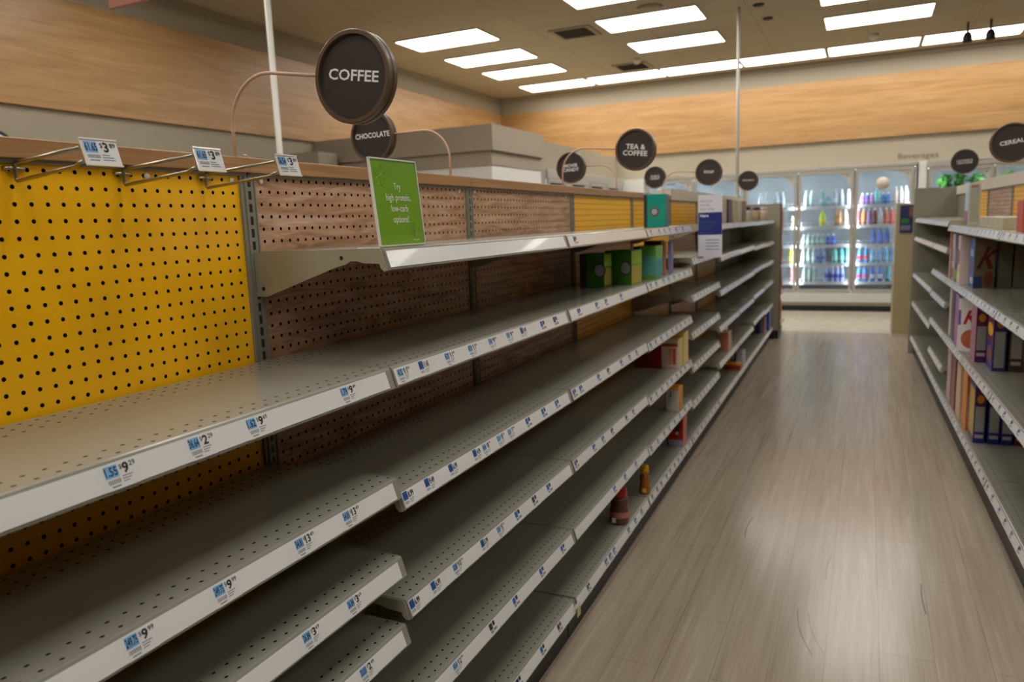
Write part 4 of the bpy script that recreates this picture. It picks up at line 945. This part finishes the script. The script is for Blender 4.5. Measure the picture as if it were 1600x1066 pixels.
def drinks():
    W = (226, 230, 232); Y = 10.205
    # middle door (between the second and third posts in view)
    D2 = .262; D3 = .977
    dn = 'middle cooler door'
    # row 1 (top)
    for i, (dx, k, c, lab) in enumerate(((.10, 'slim', (200, 226, 226), 'leftmost'), (.17, 'slim', (196, 222, 226), 'second from left'), (.30, 'slim', (120, 190, 190), 'teal, third from left'), (.38, 'small', (90, 160, 176), 'short blue-green, fourth from left'), (.47, 'slim', (150, 166, 184), 'greyish, fifth from left'), (.55, 'slim', (206, 218, 232), 'clear, sixth from left'), (.64, 'slim', (212, 218, 230), 'clear, rightmost'))):
        bottle(D2 + dx, Y, SHZ[4], k, c, W, (190, 214, 220), 'pale bottle on the top shelf behind the middle cooler door, ' + lab)
    bottle(D2 + .315, Y, SHZ[3], 'big', (190, 214, 60), W, (228, 206, 30), 'large yellow-green bottle on the second shelf behind the middle cooler door')
    bottle(D2 + .53, Y, SHZ[3], 'slim', (206, 150, 80), (230, 170, 90), (230, 190, 130), 'orange-tan bottle on the second shelf behind the middle cooler door')
    bottle(D2 + .495, Y + .07, SHZ[3], 'slim', (186, 150, 96), W, (206, 170, 110), 'dull tan bottle half behind the orange-tan one')
    bottle(D2 + .61, Y, SHZ[3], 'slim', (220, 220, 206), W, (226, 196, 150), 'whitish bottle beside the orange-tan one')
    for i in range(5): bottle(D2 + .08 + i * .062, Y, SHZ[2], 'small', (150, 180, 170), W, (190, 214, 206), ('leftmost', 'second', 'third', 'fourth', 'fifth')[i] + ' of the five small greenish bottles on the third shelf behind the middle cooler door', 'small greenish bottles on the third cooler shelf')
    for i in range(2): bottle(D2 + .40 + i * .065, Y, SHZ[2], 'small', (60, 90, 200), W, (70, 100, 210), ('left', 'right')[i] + ' of two small blue bottles on the third shelf behind the middle cooler door')
    for i in range(3): bottle(D2 + .08 + i * .07, Y, SHZ[1], 'slim', (176, 206, 206), W, (206, 226, 220), ('leftmost', 'middle', 'right')[i] + ' of three clear bottles on the fourth shelf behind the middle cooler door')
    for i in range(2): bottle(D2 + .27 + i * .07, Y, SHZ[1], 'slim', (150, 176, 214), W, (90, 120, 200), ('left', 'right')[i] + ' of two bottles with blue labels on the fourth shelf behind the middle cooler door')
    for i in range(3): bottle(D2 + .49 + i * .078, Y, SHZ[1], 'big', (90, 190, 186), (40, 130, 120), (150, 216, 210), ('left', 'middle', 'right')[i] + ' of three large teal bottles on the fourth shelf behind the middle cooler door')
    for i in range(3): bottle(D2 + .10 + i * .068, Y, SHZ[0], 'slim', (150, 176, 170), W, (150, 170, 160), ('leftmost', 'middle', 'rightmost')[i] + ' of three clear grey-green bottles on the bottom shelf behind the middle cooler door')
    for i in range(4): bottle(D2 + .40 + i * .062, Y, SHZ[0], 'slim', (140, 160, 214), W, (50, 66, 170), ('leftmost', 'second', 'third', 'rightmost')[i] + ' of four dark-labelled bottles on the bottom shelf behind the middle cooler door')
    # right door in view
    for i, (dx, k, c, lab) in enumerate(((.10, 'small', (220, 130, 210), 'pink'), (.16, 'small', (110, 90, 176), 'purple'), (.215, 'small', (216, 150, 216), 'lilac'), (.275, 'slim', (110, 206, 216), 'turquoise'), (.35, 'small', (60, 140, 210), 'blue'), (.41, 'small', (56, 130, 206), 'mid blue'), (.50, 'slim', (206, 190, 176), 'cream'), (.56, 'slim', (220, 214, 206), 'white'), (.62, 'slim', (226, 226, 220), 'milky white'))):
        bottle(D3 + dx, Y, SHZ[4], k, c, W, c, lab + ' bottle on the top shelf behind the right-hand drinks cooler door')
    for i, (c, lab) in enumerate((((176, 90, 100), 'dull pink'), ((226, 150, 90), 'orange'), ((150, 120, 176), 'violet'), ((120, 40, 40), 'dark red'), ((206, 206, 206), 'grey-white'), ((230, 120, 80), 'orange-red'), ((222, 80, 80), 'bright red'), ((206, 70, 90), 'crimson'))):
        bottle(D3 + .055 + i * .068, Y, SHZ[3], 'slim', c, W, c, lab + ' bottle in the full second row behind the right-hand drinks cooler door')
    bottle(D3 + .56, Y + .05, SHZ[2], 'jug', (226, 226, 236), W, (200, 206, 230), 'white jug on the third shelf behind the right-hand drinks cooler door')
    for i in range(3): bottle(D3 + .25 + i * .085, Y + .12, SHZ[2], 'slim', (50, 80, 160), (40, 60, 140), (60, 90, 180), ('left', 'middle', 'right')[i] + ' of three dark blue bottles on the third shelf behind the right-hand door')
    for i in range(2): bottle(D3 + .09 + i * .08, Y, SHZ[1], 'slim', (60, 150, 226), W, (206, 40, 70), ('left', 'right')[i] + ' of two blue bottles with red bands on the right-hand door\'s fourth shelf')
    for i in range(4): bottle(D3 + .25 + i * .08, Y, SHZ[1], 'slim', (110, 180, 226), W, (150, 196, 226), ('leftmost', 'second', 'third', 'rightmost')[i] + ' of four light blue bottles on the fourth shelf behind the right-hand cooler door')
    for i in range(2): bottle(D3 + .09 + i * .08, Y, SHZ[0], 'slim', (50, 140, 220), (40, 50, 150), (180, 40, 90), ('left', 'right')[i] + ' of two blue bottles with pink bands on the right-hand bottom shelf')
    for i in range(2): bottle(D3 + .26 + i * .09, Y, SHZ[0], 'slim', (60, 110, 200), (40, 60, 160), (206, 216, 230), ('left', 'right')[i] + ' of two blue bottles with white bands on the right-hand bottom shelf')
    for i in range(2): bottle(D3 + .44 + i * .09, Y, SHZ[0], 'slim', (20, 130, 150), (20, 100, 120), (30, 150, 160), ('left', 'right')[i] + ' of two deep teal bottles on the bottom shelf behind the right-hand cooler door')
    # left strip of door beside the end panel
    D1 = -.453
    bottle(D1 + .64, Y, SHZ[3], 'small', (226, 226, 120), W, (200, 190, 226), 'small yellow bottle on the second shelf of the door beside the end panel')
    bottle(D1 + .625, Y, SHZ[1], 'big', (236, 216, 60), W, (240, 230, 110), 'large yellow bottle on the fourth shelf of the door beside the end panel')
    bottle(D1 + .64, Y, SHZ[0], 'slim', (190, 120, 120), W, (150, 90, 90), 'dull red bottle on the bottom shelf of the door beside the end panel')
    for i, dx in enumerate((.2, .28, .42, .5)): bottle(D1 + dx, Y, SHZ[4], 'slim', (206, 222, 236), W, (226, 236, 240), ('leftmost', 'second', 'third', 'rightmost')[i] + ' of four clear bottles on the top shelf seen under the smallest round sign')
    for i in range(4): bottle(-1.10 + i * .09, Y, SHZ[4], 'slim', (110, 190, 190), W, (200, 230, 230), ('leftmost', 'second', 'third', 'rightmost')[i] + ' of four teal bottles on the top shelf seen beside the SOUP sign')
    for i in range(5): bottle(-1.80 + i * .11, Y, SHZ[4], 'slim', (60, 150, 150), W, (210, 230, 230), ('leftmost', 'second', 'middle', 'fourth', 'rightmost')[i] + ' of five dark teal bottles on the top shelf behind the teal coffee box')
    for i in range(8): bottle(-2.36, 7.15 + i * .34, SHZ[4], 'slim', ((120, 200, 200), (226, 226, 226), (206, 150, 120), (90, 130, 190))[i % 4], W, (210, 226, 226), ('nearest', 'second', 'third', 'fourth', 'fifth', 'sixth', 'seventh', 'farthest')[i] + ' bottle along the top shelf of the left side cooler')
drinks()
def reflected_plants():  # greenery built inside the cooler in place of reflections in its door glass
    lf = [mat('reflection_green_a', (60, 140, 50), .5), mat('reflection_green_b', (30, 96, 44), .5), mat('reflection_green_c', (110, 180, 70), .5)]
    yl = mat('reflection_yellow', (236, 206, 60), .5); wr = mat('added_foot_tan', (196, 150, 96), .6)
    for i, (x, z, lab) in enumerate(((2.05, SHZ[4], 'leafy green clump imitating reflected plants, leftmost in the right-hand cooler'), (2.22, SHZ[4], 'bright green clump imitating reflected plants, second from left in the right-hand cooler'), (2.40, SHZ[4], 'green clump imitating reflected plants behind the far round two-line sign'), (2.75, SHZ[4], 'dark green clump with yellow spots imitating reflected plants under the CEREAL sign'), (2.93, SHZ[4], 'green clump with yellow spots imitating reflected plants at the picture edge'), (3.1, SHZ[4], 'green clump imitating reflected plants beyond the picture edge'))):
        t = thing('reflected_greenery', lab, 'reflected_greenery', (x, 10.27, z + .0006), random.uniform(0, 6))
        m = MB(); m.lathe([(0, 0), (.04, 0), (.06, .12), (0, .12)], wr, 14); m.build('added_foot', t)
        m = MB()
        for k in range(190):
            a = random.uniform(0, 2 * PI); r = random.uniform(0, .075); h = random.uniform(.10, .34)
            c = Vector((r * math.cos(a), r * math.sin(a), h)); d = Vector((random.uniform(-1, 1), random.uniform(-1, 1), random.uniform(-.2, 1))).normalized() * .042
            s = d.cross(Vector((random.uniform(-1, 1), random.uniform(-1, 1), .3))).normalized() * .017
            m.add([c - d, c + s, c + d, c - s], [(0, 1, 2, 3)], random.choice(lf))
        m.build('reflected_leaves', t)
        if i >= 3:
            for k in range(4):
                m = MB(); a = k * 1.6 + .3; m.lathe([(0, -.02), (.02, -.01), (.028, 0), (.02, .012), (0, .016)], yl, 12, org=(.05 * math.cos(a), .05 * math.sin(a), .24 + .02 * k)); m.build('reflected_spot', t)
reflected_plants()

# end-cap goods beyond the left end panel
def endcap():
    t = thing('end_display', 'narrow brown-sided end display behind the left end panel', 'display', (-.09, 7.42, 0), .0137)
    m = MB(); m.box(0, .40, 0, .02, .10, 1.475, mat('endcap_brown', (150, 92, 54), .5)); m.box(0, .05, .02, .55, 0, 1.475, PUTTY); m.build('frame', t)
    m = MB(); m.box(0, .38, .0, .5, 0, .09, DARKBASE); m.build('base', t)
    for k in range(4):
        m = MB(); m.box(.05, .41, .02, .45, .16 + k * .33, .175 + k * .33, PUTTY); m.build('shelf', t)
    for k in range(4):
        for j in range(2):
            carton('snack_box', ('lower' if k < 1 else ('second', 'third', 'top')[k - 1]) + ' shelf %s orange-red box on the left end display' % ('near', 'far')[j], 'box', .215, 7.56 + j * .16, .1758 + k * .33, .15, .14, .22, ((150, 84, 56) if k else (186, 84, 50), (150, 80, 50), (120, 70, 50)))
endcap()
